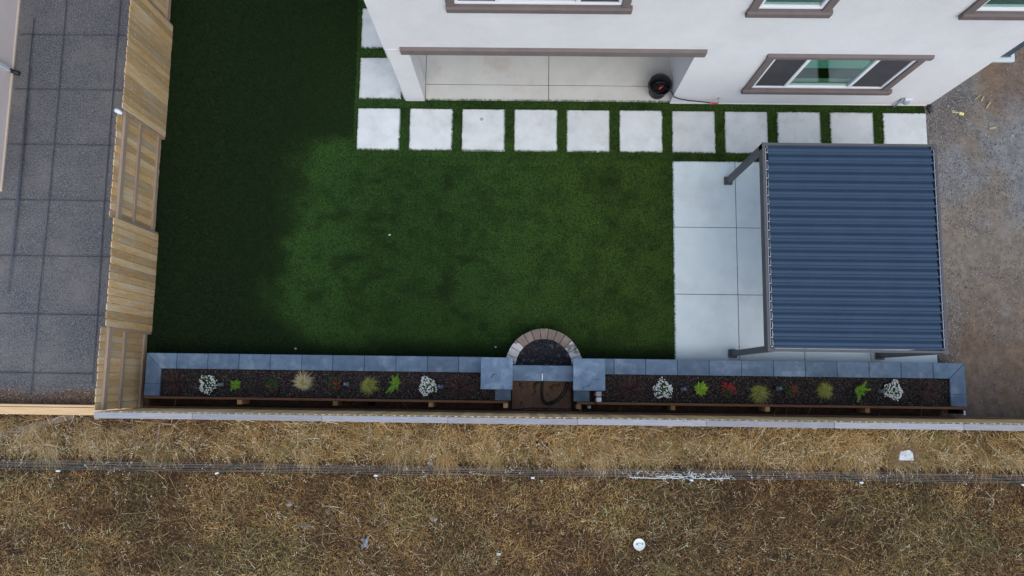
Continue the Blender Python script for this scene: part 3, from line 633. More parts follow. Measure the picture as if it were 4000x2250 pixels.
def pillar(cx, label, tint):
    p = thing('stone_pillar', (cx, .125, 0), label, 'stone pillar', 'square stone pillars beside the water spillway')
    MB().box(cx - .27, cx + .27, -.145, .395, -.05, .899).build('shaft', M['capwall'], p, bev=.01)
    co = MB().box(cx - .308, cx + .308, -.182, .432, .90, .96, tint).build('capstone', M['cap'], p, bev=.008, seg=2)
    return co
stm = mat('dark mark', (.06, .08, .10))
c1 = pillar(-.437, 'square grey capped stone pillar left of the pebble basin, with one dark smudge', 1.1)
c2 = pillar(1.348, 'square grey capped stone pillar right of the pebble basin, beside the outlet box', .95)
for co, pts in ((c1, [(-.50, .10, .06, .035, .5), (-.45, .105, .05, .02, -.6), (-.53, .06, .03, .07, -.3)]), (c2, [(1.50, .03, .10, .022, .05), (1.33, -.09, .10, .03, .5), (1.24, -.13, .08, .02, .7)])):
    s_ = MB()
    for x_, y_, w_, h_, a_ in pts:
        s_.prism([(x_ + math.cos(q) * w_ * .5 * math.cos(a_) - math.sin(q) * h_ * .5 * math.sin(a_), y_ + math.cos(q) * w_ * .5 * math.sin(a_) + math.sin(q) * h_ * .5 * math.cos(a_)) for q in [k * .7 for k in range(9)]], 'z', .958, .9607)
    s_.build('smudge', stm, co)
sp = thing('spillway_wall', (.46, .15, 0), 'low stone wall with two grey caps and a spout between the pillars', 'spillway wall')
MB().box(-.165, 1.075, .01, .27, -.05, .694).build('block_wall', M['capwall'], sp)
MB().box(-.167, .458, -.012, .292, .695, .75, .75).build('capstone', M['cap'], sp, bev=.006); MB().box(.462, 1.077, -.012, .292, .695, .75, .62).build('capstone', M['cap'], sp, bev=.006)
MB().box(.443, .458, .0, .13, .748, .756).build('spout', M['white'], sp)
# basin: half ring of blocks, black pebbles
BCX, BCY = .492, .262
bs = thing('pebble_basin', (BCX, BCY, 0), 'half round basin edged with tan and whitened blocks in front of the spillway', 'basin')
a0, a1, nb = math.radians(5), math.radians(175), 13
for i in range(nb):
    s0 = a0 + (a1 - a0) * i / nb + .006; s1 = a0 + (a1 - a0) * (i + 1) / nb - .006; ri, ro = .572, .782 + random.uniform(-.004, .004)
    aa = [s0, (s0 + s1) / 2, s1]
    poly = [(BCX + ro * math.cos(q), BCY + ro * math.sin(q)) for q in (s0, s1)] + [(BCX + ri * math.cos(q), BCY + ri * math.sin(q)) for q in (s1, s0)]
    t = random.uniform(.2, .9)
    MB().prism(poly, 'z', -.05, .36, t).build('block', M['ringwhite' if i in (0, 1, 2, 10, 11, 12) else 'ring'], bs, bev=.008, seg=2)
MB().prism([(BCX + .60 * math.cos(q), BCY + .60 * math.sin(q) if math.sin(q) > 0 else .28) for q in [math.pi * k / 20 for k in range(21)]], 'z', .0, .245).build('liner', M['black'], bs)
pb = MB(); r = random.Random(5); placed = []
bmt = bmesh.new(); bmesh.ops.create_icosphere(bmt, subdivisions=2, radius=1); iv = [v.co.copy() for v in bmt.verts]; iff = [[v.index for v in f.verts] for f in bmt.faces]; bmt.free()
for k in range(16000):
    x_, y_ = r.uniform(-.08, 1.07), r.uniform(.30, .85)
    if (x_ - BCX) ** 2 + (y_ - BCY) ** 2 > .545 ** 2: continue
    sz = r.uniform(.025, .044)
    if any((x_ - a) ** 2 + (y_ - b) ** 2 < ((sz + c_) * .70) ** 2 for a, b, c_ in placed): continue
    placed.append((x_, y_, sz)); R = Matrix.Rotation(r.uniform(0, 6.28), 3, 'Z') @ Matrix.Rotation(r.uniform(-.4, .4), 3, 'X')
    e = Vector((sz * r.uniform(1.0, 1.35), sz * r.uniform(.65, .9), sz * .6)); c_ = Vector((x_, y_, .285 + r.uniform(-.01, .012)))
    pb.add([c_ + R @ Vector((v.x * e.x, v.y * e.y, v.z * e.z)) for v in iv], iff, r.random() if r.random() < .88 else 3.5, True)
tag(pb.build('black_pebbles', M['pebble'], loc=(BCX, .5, .28)), 'polished black river pebbles filling the half round basin', 'pebbles', kind='stuff')

# mulch in the two beds
MZ = .40
struct(MB().box(-7.185, -.47, -.408, .15, .0, MZ).build('mulch_bed', mat('mulch', (.014, .011, .010), (.036, .028, .025), 26, 8, .95, .1, .03, 30)))
struct(MB().box(1.39, 8.53, -.408, .15, .0, MZ).build('mulch_bed', bpy.data.materials['mulch']))
n = 30000; x = np.where(RNG.random(n) < .485, RNG.uniform(-7.17, -.48, n), RNG.uniform(1.41, 8.52, n)); y = RNG.uniform(-.40, .138, n)
k = ~((np.abs(x + .437) < .28) & (y > -.14)) & ~((np.abs(x - 1.348) < .28) & (y > -.14)); x, y = x[k], y[k]; n = len(x)
pal = np.array([(.030, .024, .022), (.050, .040, .036), (.072, .058, .052), (.10, .084, .075), (.018, .015, .014)]); c = pal[RNG.integers(0, 5, n)]; pale = RNG.random(n) < .09
c = np.where(pale[:, None], np.array([.30, .245, .20]) * RNG.uniform(.5, 1.1, (n, 1)), c)
V, Q, C = flakes(np.stack([x, y, MZ + .004 + RNG.random(n) * .022], 1), RNG.uniform(.018, .050, n) * np.where(pale, .7, 1), RNG.uniform(.25, .5, n), c, .55)
tag(quadmesh('mulch_chips', V, Q, C, M['veg']), 'dark brown bark mulch with pale chips in the raised beds', 'mulch', kind='stuff')

# redwood boards with stakes at the back of the beds
def boardwall(label, xa, xb, splits, stakes, tags=None):
    b = thing('timber_board_wall', ((xa + xb) / 2, -.44, 0), label, 'board wall', 'redwood board walls behind the planting beds')
    q = [xa] + splits + [xb]
    for i in range(len(q) - 1):
        MB().box(q[i] + .001, q[i + 1] - .001, -.459, -.412, .03, .50 + .004 * (i % 2), random.random()).build('board', M['redwood'], b, bev=.004)
    for i, (x_, z_, t) in enumerate(stakes): MB().box(x_ - .046, x_ + .046, -.553, -.461, -.05, z_, t).build('stake', M['stakeend'], b, bev=.004)
    return b
pz = lambda q, z: at(q, 1570, z).x
boardwall('redwood board wall with short stakes behind the left planting bed', pz(560, .5), pz(1984, .5), [pz(1309, .5)],
          [(pz(573, .42), .42, -.3), (pz(935, .44), .44, .9), (pz(1309, .42), .42, .15), (pz(1446, .30), .30, -.5), (pz(1683, .44), .44, .6), (pz(1975, .46), .46, 1.0)])
rb = boardwall('redwood board wall with short stakes behind the right planting bed', pz(2255, .5), pz(3770, .5), [pz(3006, .5)],
          [(pz(2261, .44), .44, .3), (pz(2629, .40), .40, .35), (pz(2998, .44), .44, .85), (pz(3388, .40), .40, .4), (pz(3752, .38), .38, -.6)])
MB().obox((pz(3766, .39), -.53, .385), (.028, .085, .012)).build('tag', M['plastic'], rb)
# irrigation line behind the boards, cables
pts = []
for i in range(40):
    xx = -7.3 + i * (15.4 / 39); pts.append((xx, -.585 + .022 * math.sin(xx * 1.9) + .012 * math.sin(xx * 5.3), .022))
tag(MB().tube(pts, .012, 6).build('irrigation_line', M['black'], loc=(0, -.58, .02)), 'thin black irrigation tube lying on the soil behind the board walls', 'tube')
hz = [(.452, -.014, .70), (.452, -.05, .64), (.448, -.15, .55), (.452, -.27, .42), (.475, -.38, .30), (.54, -.455, .2), (.64, -.465, .12), (.74, -.42, .07), (.85, -.33, .05), (.925, -.23, .05), (.965, -.13, .06), (.985, -.04, .08)]
hz = [Vector(p) for p in hz]; sm2 = []
for i in range(len(hz) - 1):
    for k in range(4):
        t = k / 4; p0, p1, p2, p3 = hz[max(i - 1, 0)], hz[i], hz[i + 1], hz[min(i + 2, len(hz) - 1)]
        sm2.append(.5 * ((2 * p1) + (p2 - p0) * t + (2 * p0 - 5 * p1 + 4 * p2 - p3) * t * t + (3 * p1 - p0 - 3 * p2 + p3) * t ** 3))
sm2.append(hz[-1])
hose = thing('drain_hose', (.7, -.25, 0), 'thick black corrugated hose looping behind the spillway onto brown earth', 'hose')
MB().tube(sm2, [.030 + .003 * (i % 2) for i in range(len(sm2))], 10).build('tube', M['black'], hose)
MB().tube([(.452, -.012, .735), (.452, -.012, .69)], .026, 10).build('fitting', M['black'], hose)
tag(MB().tube([(.98, -.10, .03), (1.02, -.14, .028), (1.05, -.22, .02), (1.10, -.30, .02), (1.12, -.40, .02), (1.16, -.52, .02)], .007, 5).build('power_cable', M['black'], loc=(1.05, -.3, .02)), 'thin black pump cable snaking from the drain hose across brown earth', 'cable')
# outlet box and plugs by the right pillar
cx_ = at(2338, 1560, .62).x
ou = thing('outlet_post', (cx_, -.33, .4), 'pale weatherproof power outlet beside the right stone pillar', 'outlet')
MB().box(cx_ - .05, cx_ + .05, -.405, -.315, .395, .70).build('cover', M['palegrey'], ou, bev=.01)
MB().box(cx_ - .054, cx_ + .054, -.30, -.20, .52, .66).build('housing', M['greyplas'], ou, bev=.008)
MB().box(cx_ - .044, cx_ + .044, -.314, -.301, .39, .60).build('bracket', M['black'], ou)
MB().obox((cx_ - .075, -.26, .60), (.025, .03, .03)).build('button', M['red'], ou, bev=.005)
cb = thing('power_cable', (1.4, -.5, .02), 'tangled black power cables hanging over the board behind the outlet', 'cable')
MB().tube([(cx_ - .06, -.30, .62), (cx_ - .075, -.38, .60), (cx_ - .05, -.44, .53), (cx_ + .01, -.47, .46), (cx_ - .02, -.53, .25), (cx_ - .16, -.545, .08), (cx_ - .26, -.54, .03)], .007, 6).build('cord', M['black'], cb)
r = random.Random(2)
MB().tube([(cx_ - .2 + .11 * math.cos(a * 1.3) + r.uniform(-.02, .02), -.57 + .03 * math.sin(a), .03 + .01 * (a % 2)) for a in [i * .5 for i in range(26)]], .008, 5).build('coil', M['black'], cb)
MB().box(cx_ - .19, cx_ - .12, -.545, -.49, .1, .34).build('plug', M['greyplas'], cb, bev=.006); MB().box(cx_ - .36, cx_ - .27, -.60, -.53, .0, .07).build('adapter', M['black'], cb, bev=.008)

# garden spot lights in the mulch
def spot(px, py, label, rz):
    p = at(px, py, MZ + .12); L_ = thing('garden_spotlight', (p.x, p.y, MZ), label, 'garden light', 'small spotlights in the mulch beds')
    d = Vector((math.cos(rz), math.sin(rz), .75)).normalized(); c_ = Vector((p.x, p.y, MZ + .13))
    MB().tube([(p.x, p.y, MZ - .05), (p.x, p.y, MZ + .09)], .012, 8).build('stake', M['black'], L_)
    MB().tube([c_ - d * .06, c_ - d * .05, c_ + d * .035, c_ + d * .055], [.020, .032, .036, .042], 14).build('head', M['lampbody'], L_)
    MB().tube([c_ + d * .056, c_ + d * .060], .036, 14).build('lens', M['lens'], L_)
    u = Vector((-d.y, d.x, 0)).normalized(); MB().obox(c_ - d * .03 - Vector((0, 0, .02)), (.075, .02, .055), rz=rz + 1.57).build('bracket', M['greyplas'], L_, bev=.004)
spot(863, 1502, 'garden spotlight between the leftmost white flowers and a green perennial', 3.3)
spot(1353, 1501, 'garden spotlight right of the red flowers in the left bed', 3.0)
spot(1722, 1510, 'garden spotlight between white flowers and burgundy grass in the left bed', 3.1)
spot(2670, 1520, 'garden spotlight between white flowers and the lime rosette plant', .2)
spot(3042, 1517, 'garden spotlight between yellow green grass and red flowers in the right bed', .1)
spot(3443, 1527, 'garden spotlight beside the rightmost white flowers', .1)

# ================================================================ PLANTS
def tuft(px, py, label, rad, n, cols, up=(.05, 1.0), width=.004, skew=(0, 0), group=None, name='ornamental_grass', k=3, a1=(1.3, 2.0)):
    p = at(px, py, MZ + .05); T = thing(name, (p.x, p.y, MZ), label, 'ornamental grass', group)
    az = RNG.uniform(0, 6.28, n); base = np.stack([p.x + RNG.normal(0, rad * .12, n), p.y + RNG.normal(0, rad * .12, n), np.full(n, MZ)], 1)
    ln = rad * RNG.uniform(.7, 1.45, n) * (1 + skew[0] * np.cos(az) + skew[1] * np.sin(az)); pal = np.array(cols); c = pal[RNG.integers(0, len(pal), n)] * RNG.uniform(.7, 1.25, (n, 1))
    V, Q, C = ribbons(base, az, ln, np.full(n, width) * RNG.uniform(.7, 1.4, n), RNG.uniform(up[0], up[1], n), RNG.uniform(a1[0], a1[1], n), c, k, zfloor=MZ + .005, curl=RNG.normal(0, .15, n))
    quadmesh('blades', V, Q, C, M['veg'], T); return T
RG = [(.045, .020, .018), (.07, .030, .026), (.034, .016, .015), (.13, .085, .075)]
GG = 'burgundy grass tufts in the beds'
tuft(683, 1495, 'burgundy grass tuft at the left end of the left bed', .23, 240, RG, width=.006, group=GG)
tuft(1793, 1512, 'burgundy grass tuft beside the left pillar', .27, 320, RG, width=.006, group=GG)
tuft(2462, 1518, 'burgundy grass tuft right of the pale outlet', .27, 300, RG, width=.006, group=GG)
tuft(3625, 1530, 'burgundy grass tuft at the right end of the right bed', .24, 260, RG, width=.006, group=GG)
YG = 'feathery yellow grasses in the beds'
ST = [(.60, .50, .28), (.70, .60, .36), (.50, .40, .20)]; YL = [(.26, .28, .05), (.35, .34, .075), (.42, .38, .14), (.18, .21, .035)]
t_ = tuft(1184, 1500, 'straw coloured feathery grass with a small green heart', .165, 620, ST, width=.006, skew=(.1, .45), group=YG)
p = at(1190, 1492, MZ); n = 90; V, Q, C = ribbons(np.stack([p.x + RNG.normal(0, .015, n), p.y + RNG.normal(0, .02, n), np.full(n, MZ + .02)], 1), RNG.uniform(0, 6.28, n), RNG.uniform(.05, .14, n), np.full(n, .006), np.full(n, .1), RNG.uniform(.5, 1.1, n), np.array([(.22, .27, .04)]) * RNG.uniform(.7, 1.3, (n, 1)), 2)
quadmesh('green_heart', V, Q, C, M['veg'], t_)
tuft(1436, 1500, 'yellow green grass tuft between the spotlight and a fern in the left bed', .16, 520, YL, width=.006, skew=(.3, -.25), group=YG)
tuft(2962, 1528, 'yellow green grass tuft right of the bright red flowers', .17, 560, YL, width=.006, skew=(.05, -.4), group=YG)
tuft(3222, 1527, 'round yellow green grass tuft in the middle of the right bed', .15, 560, YL, width=.006, group=YG)

def mound(px, py, label, rad, nf, seed, red=False, group=None, hole=0.):
    p = at(px, py, MZ + .08); T = thing('flowering_plant', (p.x, p.y, MZ), label, 'flowers', group); hgt = rad * .85
    n = 520 if not red else 420
    a = RNG.uniform(0, 6.28, n); q = np.sqrt(RNG.random(n)); h = hgt * np.sqrt(1 - .9 * q ** 2) * RNG.uniform(.35, 1, n); wob = 1 + .14 * np.sin(a * 3 + seed) + .1 * np.sin(a * 5 + 2 * seed)
    P = np.stack([p.x + rad * q * wob * np.cos(a) * .94, p.y + rad * q * wob * np.sin(a) * .94, MZ + h], 1)
    if red: pal = np.array([(.035, .06, .022), (.055, .085, .035), (.08, .10, .05), (.025, .035, .016)])
    else: pal = np.array([(.07, .14, .03), (.11, .20, .04), (.05, .09, .022)])
    c = pal[RNG.integers(0, len(pal), n)] * RNG.uniform(.7, 1.3, (n, 1)); V, Q, C = flakes(P, RNG.uniform(.022, .045, n), RNG.uniform(.3, .5, n), c, .5)
    quadmesh('foliage', V, Q, C, M['veg'], T)
    # blossoms: five-petal rosettes
    a = RNG.uniform(0, 6.28, nf * 3); q = np.sqrt(RNG.random(nf * 3)); keep = RNG.random(nf * 3) < (.35 + .65 * q ** 1.5 if not red else .5 + .5 * np.cos(a - seed)); a, q = a[keep][:nf], q[keep][:nf]; nf = len(a)
    wob = 1 + .14 * np.sin(a * 3 + seed) + .1 * np.sin(a * 5 + 2 * seed)
    P = np.stack([p.x + rad * q * wob * np.cos(a), p.y + rad * q * wob * np.sin(a), MZ + .012 + hgt * np.sqrt(1 - .9 * q ** 2) * (1 if not red else RNG.uniform(.7, 1.05, nf))], 1)
    parts = []; s = RNG.uniform(.019, .029, nf) if not red else RNG.uniform(.012, .026, nf); base = np.array([(.68, .69, .67)]) if not red else np.array([(.34, .018, .02)])
    for j in range(5):
        o = np.stack([np.cos(a * 7 + j * 1.2566), np.sin(a * 7 + j * 1.2566), np.zeros(nf)], 1) * (s * .30)[:, None]
        parts.append(flakes(P + o, s * .62, np.full(nf, .9), base * RNG.uniform(.8, 1.05, (nf, 1)), .2))
    if not red: parts.append(flakes(P + np.array([0, 0, .004]), s * .2, np.full(nf, 1.), np.array([(.5, .45, .12)]) * np.ones((nf, 1)), .1))
    quadmesh('blossoms', *join(*parts), M['petal'], T); return T
WF = 'white flowering mounds in the beds'; RF = 'red flowering plants in the beds'
mound(813, 1500, 'white flower mound nearest the left end of the left bed', .19, 120, 1, group=WF)
mound(1670, 1509, 'white flower mound next to the spotlight near the left pillar', .175, 170, 2, group=WF)
mound(2590, 1520, 'white flower mound near the right pillar, left of the lime rosette plant', .19, 170, 3, group=WF)
mound(3490, 1526, 'dense white flower mound near the right end of the right bed', .185, 180, 4, group=WF)
mound(1060, 1503, 'small leafy green plant with only a few red blooms in the left bed', .14, 9, 5, True, RF)
mound(1302, 1496, 'red flowering plant left of a spotlight in the left bed', .155, 30, 6, True, RF)
mound(2845, 1524, 'bright red flowering plant covered in blooms in the right bed', .16, 110, 1.3, True, RF)
mound(3091, 1523, 'tall oval plant with red blooms on its right side in the right bed', .15, 34, .5, True, RF)

def fern(px, py, label, fr, group, leaf=.05, width=.42):
    """fr: list of (azimuth, length) fronds, each a midrib with paired leaflets"""
    p = at(px, py, MZ + .06); T = thing('leafy_perennial', (p.x, p.y, MZ), label, 'perennial plant', group); parts = []
    for (a, L_) in fr:
        nl = max(5, int(L_ / .016)); t = np.linspace(.08, 1, nl); cx = p.x + np.cos(a) * L_ * t; cy = p.y + np.sin(a) * L_ * t; cz = MZ + .05 + .10 * np.sin(t * 2.3) * min(1, L_ * 6)
        parts.append(ribbons(np.array([[p.x, p.y, MZ + .05]]), np.array([a]), np.array([L_]), np.array([.008]), np.array([.9]), np.array([1.8]), np.array([(.10, .16, .025)]), 3, zfloor=MZ + .02))
        for s_ in (-1, 1):
            ll = leaf * (1.15 - .75 * t) * RNG.uniform(.8, 1.2, nl)
            parts.append(ribbons(np.stack([cx, cy, cz], 1), a + s_ * RNG.uniform(.7, 1.1, nl), ll, ll * width, RNG.uniform(1.1, 1.4, nl), RNG.uniform(1.5, 1.9, nl), np.array([(.10, .205, .018)]) * RNG.uniform(.65, 1.5, (nl, 1)), 2))
    quadmesh('fronds', *join(*parts), M['veg'], T); return T
FG = 'bright green leafy perennials in the beds'
fern(924, 1502, 'compact bright green perennial right of the leftmost spotlight', [(.5, .12), (1.3, .11), (2.6, .12), (3.4, .10), (4.1, .15), (5.6, .10), (.0, .09), (4.7, .1)], FG, .055)
fern(1545, 1500, 'sprawling bright green fern reaching up and lower left in the left bed', [(1.9, .18), (1.3, .20), (.8, .13), (.2, .12), (5.2, .13), (4.3, .20), (3.95, .25), (2.8, .12)], FG, .055)
fern(3352, 1526, 'lime green fern of a few splayed fronds in the right bed', [(.95, .22), (.15, .22), (4.5, .22), (3.0, .07), (5.6, .12), (.5, .12), (1.6, .08)], FG, .06, .5)
def rosette(px, py, label):
    p = at(px, py, MZ + .06); T = thing('leafy_perennial', (p.x, p.y, MZ), label, 'perennial plant', FG); n = 46
    az = np.array([i * 2.399 for i in range(n)]); L_ = np.linspace(.06, .15, n) * (1 + .25 * np.cos(az - .6)); a = np.linspace(.35, 1.25, n)
    V = []; Q = []; C = []
    b = np.array([[p.x, p.y, MZ + .04]]) + np.stack([np.cos(az), np.sin(az), np.zeros(n)], 1) * .01
    w1 = ribbons(b, az, L_, L_ * .12, a * .8, a, np.array([(.16, .26, .02)]) * np.ones((n, 1)), 2)
    tip = b + np.stack([np.cos(az) * L_ * np.sin(a) * .62, np.sin(az) * L_ * np.sin(a) * .62, L_ * np.cos(a) * .62 + .012], 1)
    u = np.stack([np.cos(az), np.sin(az), np.zeros(n)], 1); v = np.stack([-np.sin(az), np.cos(az), np.zeros(n)], 1); h = np.zeros((n, 3)); h[:, 2] = 1
    ln = (L_ * .45)[:, None]; wd = (L_ * .19)[:, None]
    pts = [tip - u * ln, tip - v * wd - h * .004 + u * ln * .05, tip + u * ln - h * .012, tip + v * wd - h * .004 + u * ln * .05]
    leaf = (np.stack(pts, 1).reshape(-1, 3), np.arange(4 * n).reshape(n, 4), np.array([(.17, .29, .022)]) * RNG.uniform(.6, 1.35, (n, 1)))
    quadmesh('leaves', *join(w1, leaf), M['veg'], T)
rosette(2733, 1522, 'lime green broad leaved rosette plant in the right bed')

# ================================================================ DRY FIELD
def fieldY(n, lo=-6.2, hi=-.80): return RNG.uniform(-13.2, 13.2, n), RNG.uniform(lo, hi, n)
STRAW, BROWN, OLIVE, DARK, PALE, RUST = (.39, .245, .088), (.155, .086, .036), (.165, .14, .052), (.045, .029, .017), (.64, .52, .31), (.20, .095, .034)
WYL = -1.80                                                              # strip under the wire fence: dark weeds, with shade put into the colour
def fieldcol(x, y, n):
    A = fbm(x * .55, y * .75, 71); B = fbm(x * .9 + 5, y * 1.1, 81); D = fbm(x * 2.6, y * 2.8, 75, 3); near = sstep(-2.3, -1.3, y); wire = np.exp(-((y - WYL) / .15) ** 4)
    s = np.clip(.36 + .42 * near * (.55 + .45 * sstep(-9, 0, x)) + 2.0 * (A - .5) + 1.1 * (D - .5) + RNG.normal(0, .18, n) - .5 * wire, 0, 1); c = lerp3(BROWN, STRAW, s)
    gr = .6 * sstep(.52, .70, B + .10 * sstep(1, 9, x) + .04 * sstep(-1.9, -3.5, y) - .14 * near + .1 * wire); gk = RNG.random(n) < gr * .8; c = np.where(gk[:, None], lerp3(OLIVE, (.21, .20, .075), RNG.random(n)), c)
    rk = RNG.random(n) < .30 * sstep(.45, .65, fbm(x * .7, y * .9, 91)); c = np.where(rk[:, None], np.array(RUST)[None], c)
    pk = RNG.random(n) < (.07 + .12 * near) * (1 - wire); c = np.where(pk[:, None], np.array(PALE)[None], c); dk = RNG.random(n) < .18 + .3 * wire; c = np.where(dk[:, None], np.array(DARK)[None] * 1.3, c)
    c = c * (1 - .30 * wire * fbm(x * 1.7, y * 0 + 3, 19))[:, None]; return np.minimum(c * np.exp(RNG.normal(-.1, .45, n))[:, None] * (.45 + .5 * A + .6 * D)[:, None], .75)
# a) litter
n = 300000; x, y = fieldY(n, -4.9); k = RNG.random(n) < .45 + .6 * fbm(x * 3.1, y * 3.1, 57, 3); x, y = x[k], y[k]; n = len(x); c = fieldcol(x, y, n) * .9
L1 = flakes(np.stack([x, y, .0 + RNG.random(n) * .05], 1), RNG.uniform(.014, .048, n), RNG.uniform(.18, .45, n), c, .6)
# b) lying straw in drifts that share a direction
n = 230000; x, y = fieldY(n, -5.2); wire = np.exp(-((y - WYL) / .15) ** 4); dens = fbm(x * 1.3, y * 1.5, 55) * .7 + .3 * fbm(x * 4, y * 4, 58, 2)
k = RNG.random(n) < np.clip(-.35 + 2.0 * dens + .30 * sstep(-2.3, -1.3, y), .06, 1) * (1 - .85 * wire); x, y = x[k], y[k]; n = len(x); c = fieldcol(x, y, n)
dirn = 1.15 + 3.6 * (fbm(x * .28, y * .32, 65, 2) - .5) + np.where(y > -1.75, .5 * sstep(-1, 3, x), 0); az = -dirn + np.where(RNG.random(n) < .5, 0, np.pi) + RNG.normal(0, .45, n); al = .62 - .40 * (y > -1.75) * sstep(-2, 3, x); az = np.where(RNG.random(n) < al, RNG.uniform(0, 6.28, n), az)
near = sstep(-2.2, -1.2, y); L2 = ribbons(np.stack([x, y, RNG.random(n) * .05 * (1 + near)], 1), az, RNG.gamma(2.2, .042, n).clip(.03, .4) * (1 + .6 * near), RNG.uniform(.004, .010, n), RNG.uniform(.7, 1.4, n), RNG.uniform(1.3, 2.0, n), c, 2, zfloor=.004, curl=RNG.normal(0, .45, n))
quad = join(L1, L2)
tag(quadmesh('dry_grass', *quad, M['veg']), 'matted dry straw and brown grass covering the open field', 'dry grass', kind='stuff')
# b2) matted clumps of long straw lying together
nc = 420; cx = RNG.uniform(-12.5, 12.5, nc); cy = np.where(RNG.random(nc) < .55, RNG.uniform(-1.55, -.95, nc), RNG.uniform(-5, -2.05, nc)); ca = np.where(cy > -1.7, -.95 + RNG.normal(0, .5, nc) - .2 * (cx < 0), RNG.uniform(0, 6.28, nc)); kn = RNG.integers(18, 60, nc)
ii = np.repeat(np.arange(nc), kn); n = len(ii); low = cy[ii] < -1.9; x = cx[ii] + RNG.normal(0, 1, n) * np.where(low, .42, .10); y = cy[ii] + RNG.normal(0, 1, n) * np.where(low, .30, .07); k = (np.hypot(x - 2.43, y + 3.22) > .42) & (y < -.86) & ~((y > -2.0) & (y < -1.62)); ii, x, y = ii[k], x[k], y[k]; n = len(ii)
pal = np.array([(.46, .31, .13), (.55, .42, .22), (.36, .25, .10), (.25, .22, .085)]); low = y < -1.9; c = pal[(ii * 7) % 4] * RNG.uniform(.6, 1.25, (n, 1)) * np.where(low, .68, 1)[:, None]
tag(quadmesh('matted_straw', *ribbons(np.stack([x, y, np.full(n, .03) + RNG.random(n) * .03], 1), ca[ii] + RNG.normal(0, 1, n) * np.where(low, .5, .28), RNG.uniform(.16, .55, n) * np.where(low, .55, 1), RNG.uniform(.004, .0085, n), RNG.uniform(1.0, 1.35, n), RNG.uniform(1.5, 1.85, n), c, 3, zfloor=.02, curl=RNG.normal(0, .16, n)), M['veg']), 'long golden straw lying in matted clumps in the field', 'dry grass', kind='stuff')
# c) long pale stalks with seed heads, thickest along the back fence
n = 1500; x = RNG.uniform(-12.5, 12.5, n); y = np.where(RNG.random(n) < .72, RNG.uniform(-1.55, -.86, n), RNG.uniform(-5.5, -2.0, n)); az = RNG.uniform(0, 6.28, n); az = np.where(np.sin(az) > .2, -az, az)
ln = RNG.uniform(.22, .75, n); a0, a1 = RNG.uniform(.7, 1.25, n), RNG.uniform(1.4, 1.75, n); cl = RNG.normal(0, .13, n); c = lerp3((.34, .25, .12), (.50, .40, .22), RNG.random(n)); az = np.where(y > -1.0, -np.abs(np.mod(az, np.pi)), az)
S1 = ribbons(np.stack([x, y, np.full(n, .03)], 1), az, ln, RNG.uniform(.004, .0075, n), a0, a1, c, 4, zfloor=.02, curl=cl)
tips = S1[0].reshape(n, 5, 2, 3)[:, 4].mean(1); nh_ = 9; k = RNG.random(n) < .55
Pn = np.repeat(tips[k], nh_, 0) + np.stack([RNG.normal(0, .032, k.sum() * nh_), RNG.normal(0, .032, k.sum() * nh_), RNG.normal(0, .015, k.sum() * nh_)], 1)
S2 = flakes(Pn, RNG.uniform(.016, .040, len(Pn)), RNG.uniform(.3, .5, len(Pn)), lerp3((.45, .38, .24), (.66, .62, .48), RNG.random(len(Pn))), .6)
tag(quadmesh('seed_stalks', *join(S1, S2), M['veg']), 'pale arching seed stalks above the matted dry grass', 'dry grass', kind='stuff')
# d) green tufts
n = 1700; cx = RNG.uniform(-12, 12, 90); cy = RNG.uniform(-5.5, -1.2, 90); kk = RNG.integers(0, 90, n); kk = np.where(RNG.random(n) < .4, np.where(cx[kk] < 0, (kk * 7) % 90, kk), kk)
x = cx[kk] + RNG.normal(0, .10, n); y = cy[kk] + RNG.normal(0, .09, n)
V, Q, C = ribbons(np.stack([x, y, np.full(n, .03)], 1), RNG.uniform(0, 6.28, n), RNG.uniform(.06, .18, n), RNG.uniform(.004, .007, n), RNG.uniform(.4, 1, n), RNG.uniform(1.2, 1.7, n), lerp3((.11, .125, .04), (.18, .175, .065), RNG.random(n)), 2)
tag(quadmesh('green_weeds', V, Q, C, M['veg']), 'small olive green weeds sprouting through the dry grass', 'weeds', kind='stuff')

# ================================================================ WIRE FENCE
wf = thing('wire_fence', (.5, -1.75, 0), 'low field fence of thin grey wires on green posts across the dry grass', 'fence')
WY = -1.755
for i, z in enumerate((.06, .24, .44, .64, .86, 1.10, 1.36)):
    r = random.Random(i); MB().tube([(q, WY + r.uniform(-.012, .012), z + r.uniform(-.015, .015)) for q in np.linspace(-14, 14, 29)], .0019, 5).build('wire', M['wire'], wf)
tops = [-11.5, -8.53, -5.57, -2.62, .28, 3.20, 6.31, 9.26, 12.2]
st_ = MB()
for q in np.arange(-14, 14, .152): st_.tube([(q + random.uniform(-.01, .01), WY + .004, .05), (q, WY + .004, 1.37)], .0006, 4)
st_.build('stay_wires', M['steel'], wf)
for q in tops:
    sx = .015 * q
    p_ = MB(); p_.obox((q + sx, WY - .022, .64), (.038, .012, 1.42), ry=-sx / .7); p_.obox((q + sx, WY - .037, .64), (.010, .026, 1.42), ry=-sx / .7); po = p_.build('post', M['tpost'], wf)
    MB().obox((q - .01, WY - .03, 1.385), (.066, .032, .05), rz=random.uniform(-.3, .5)).build('post_top', M['plastic'], po, bev=.006)
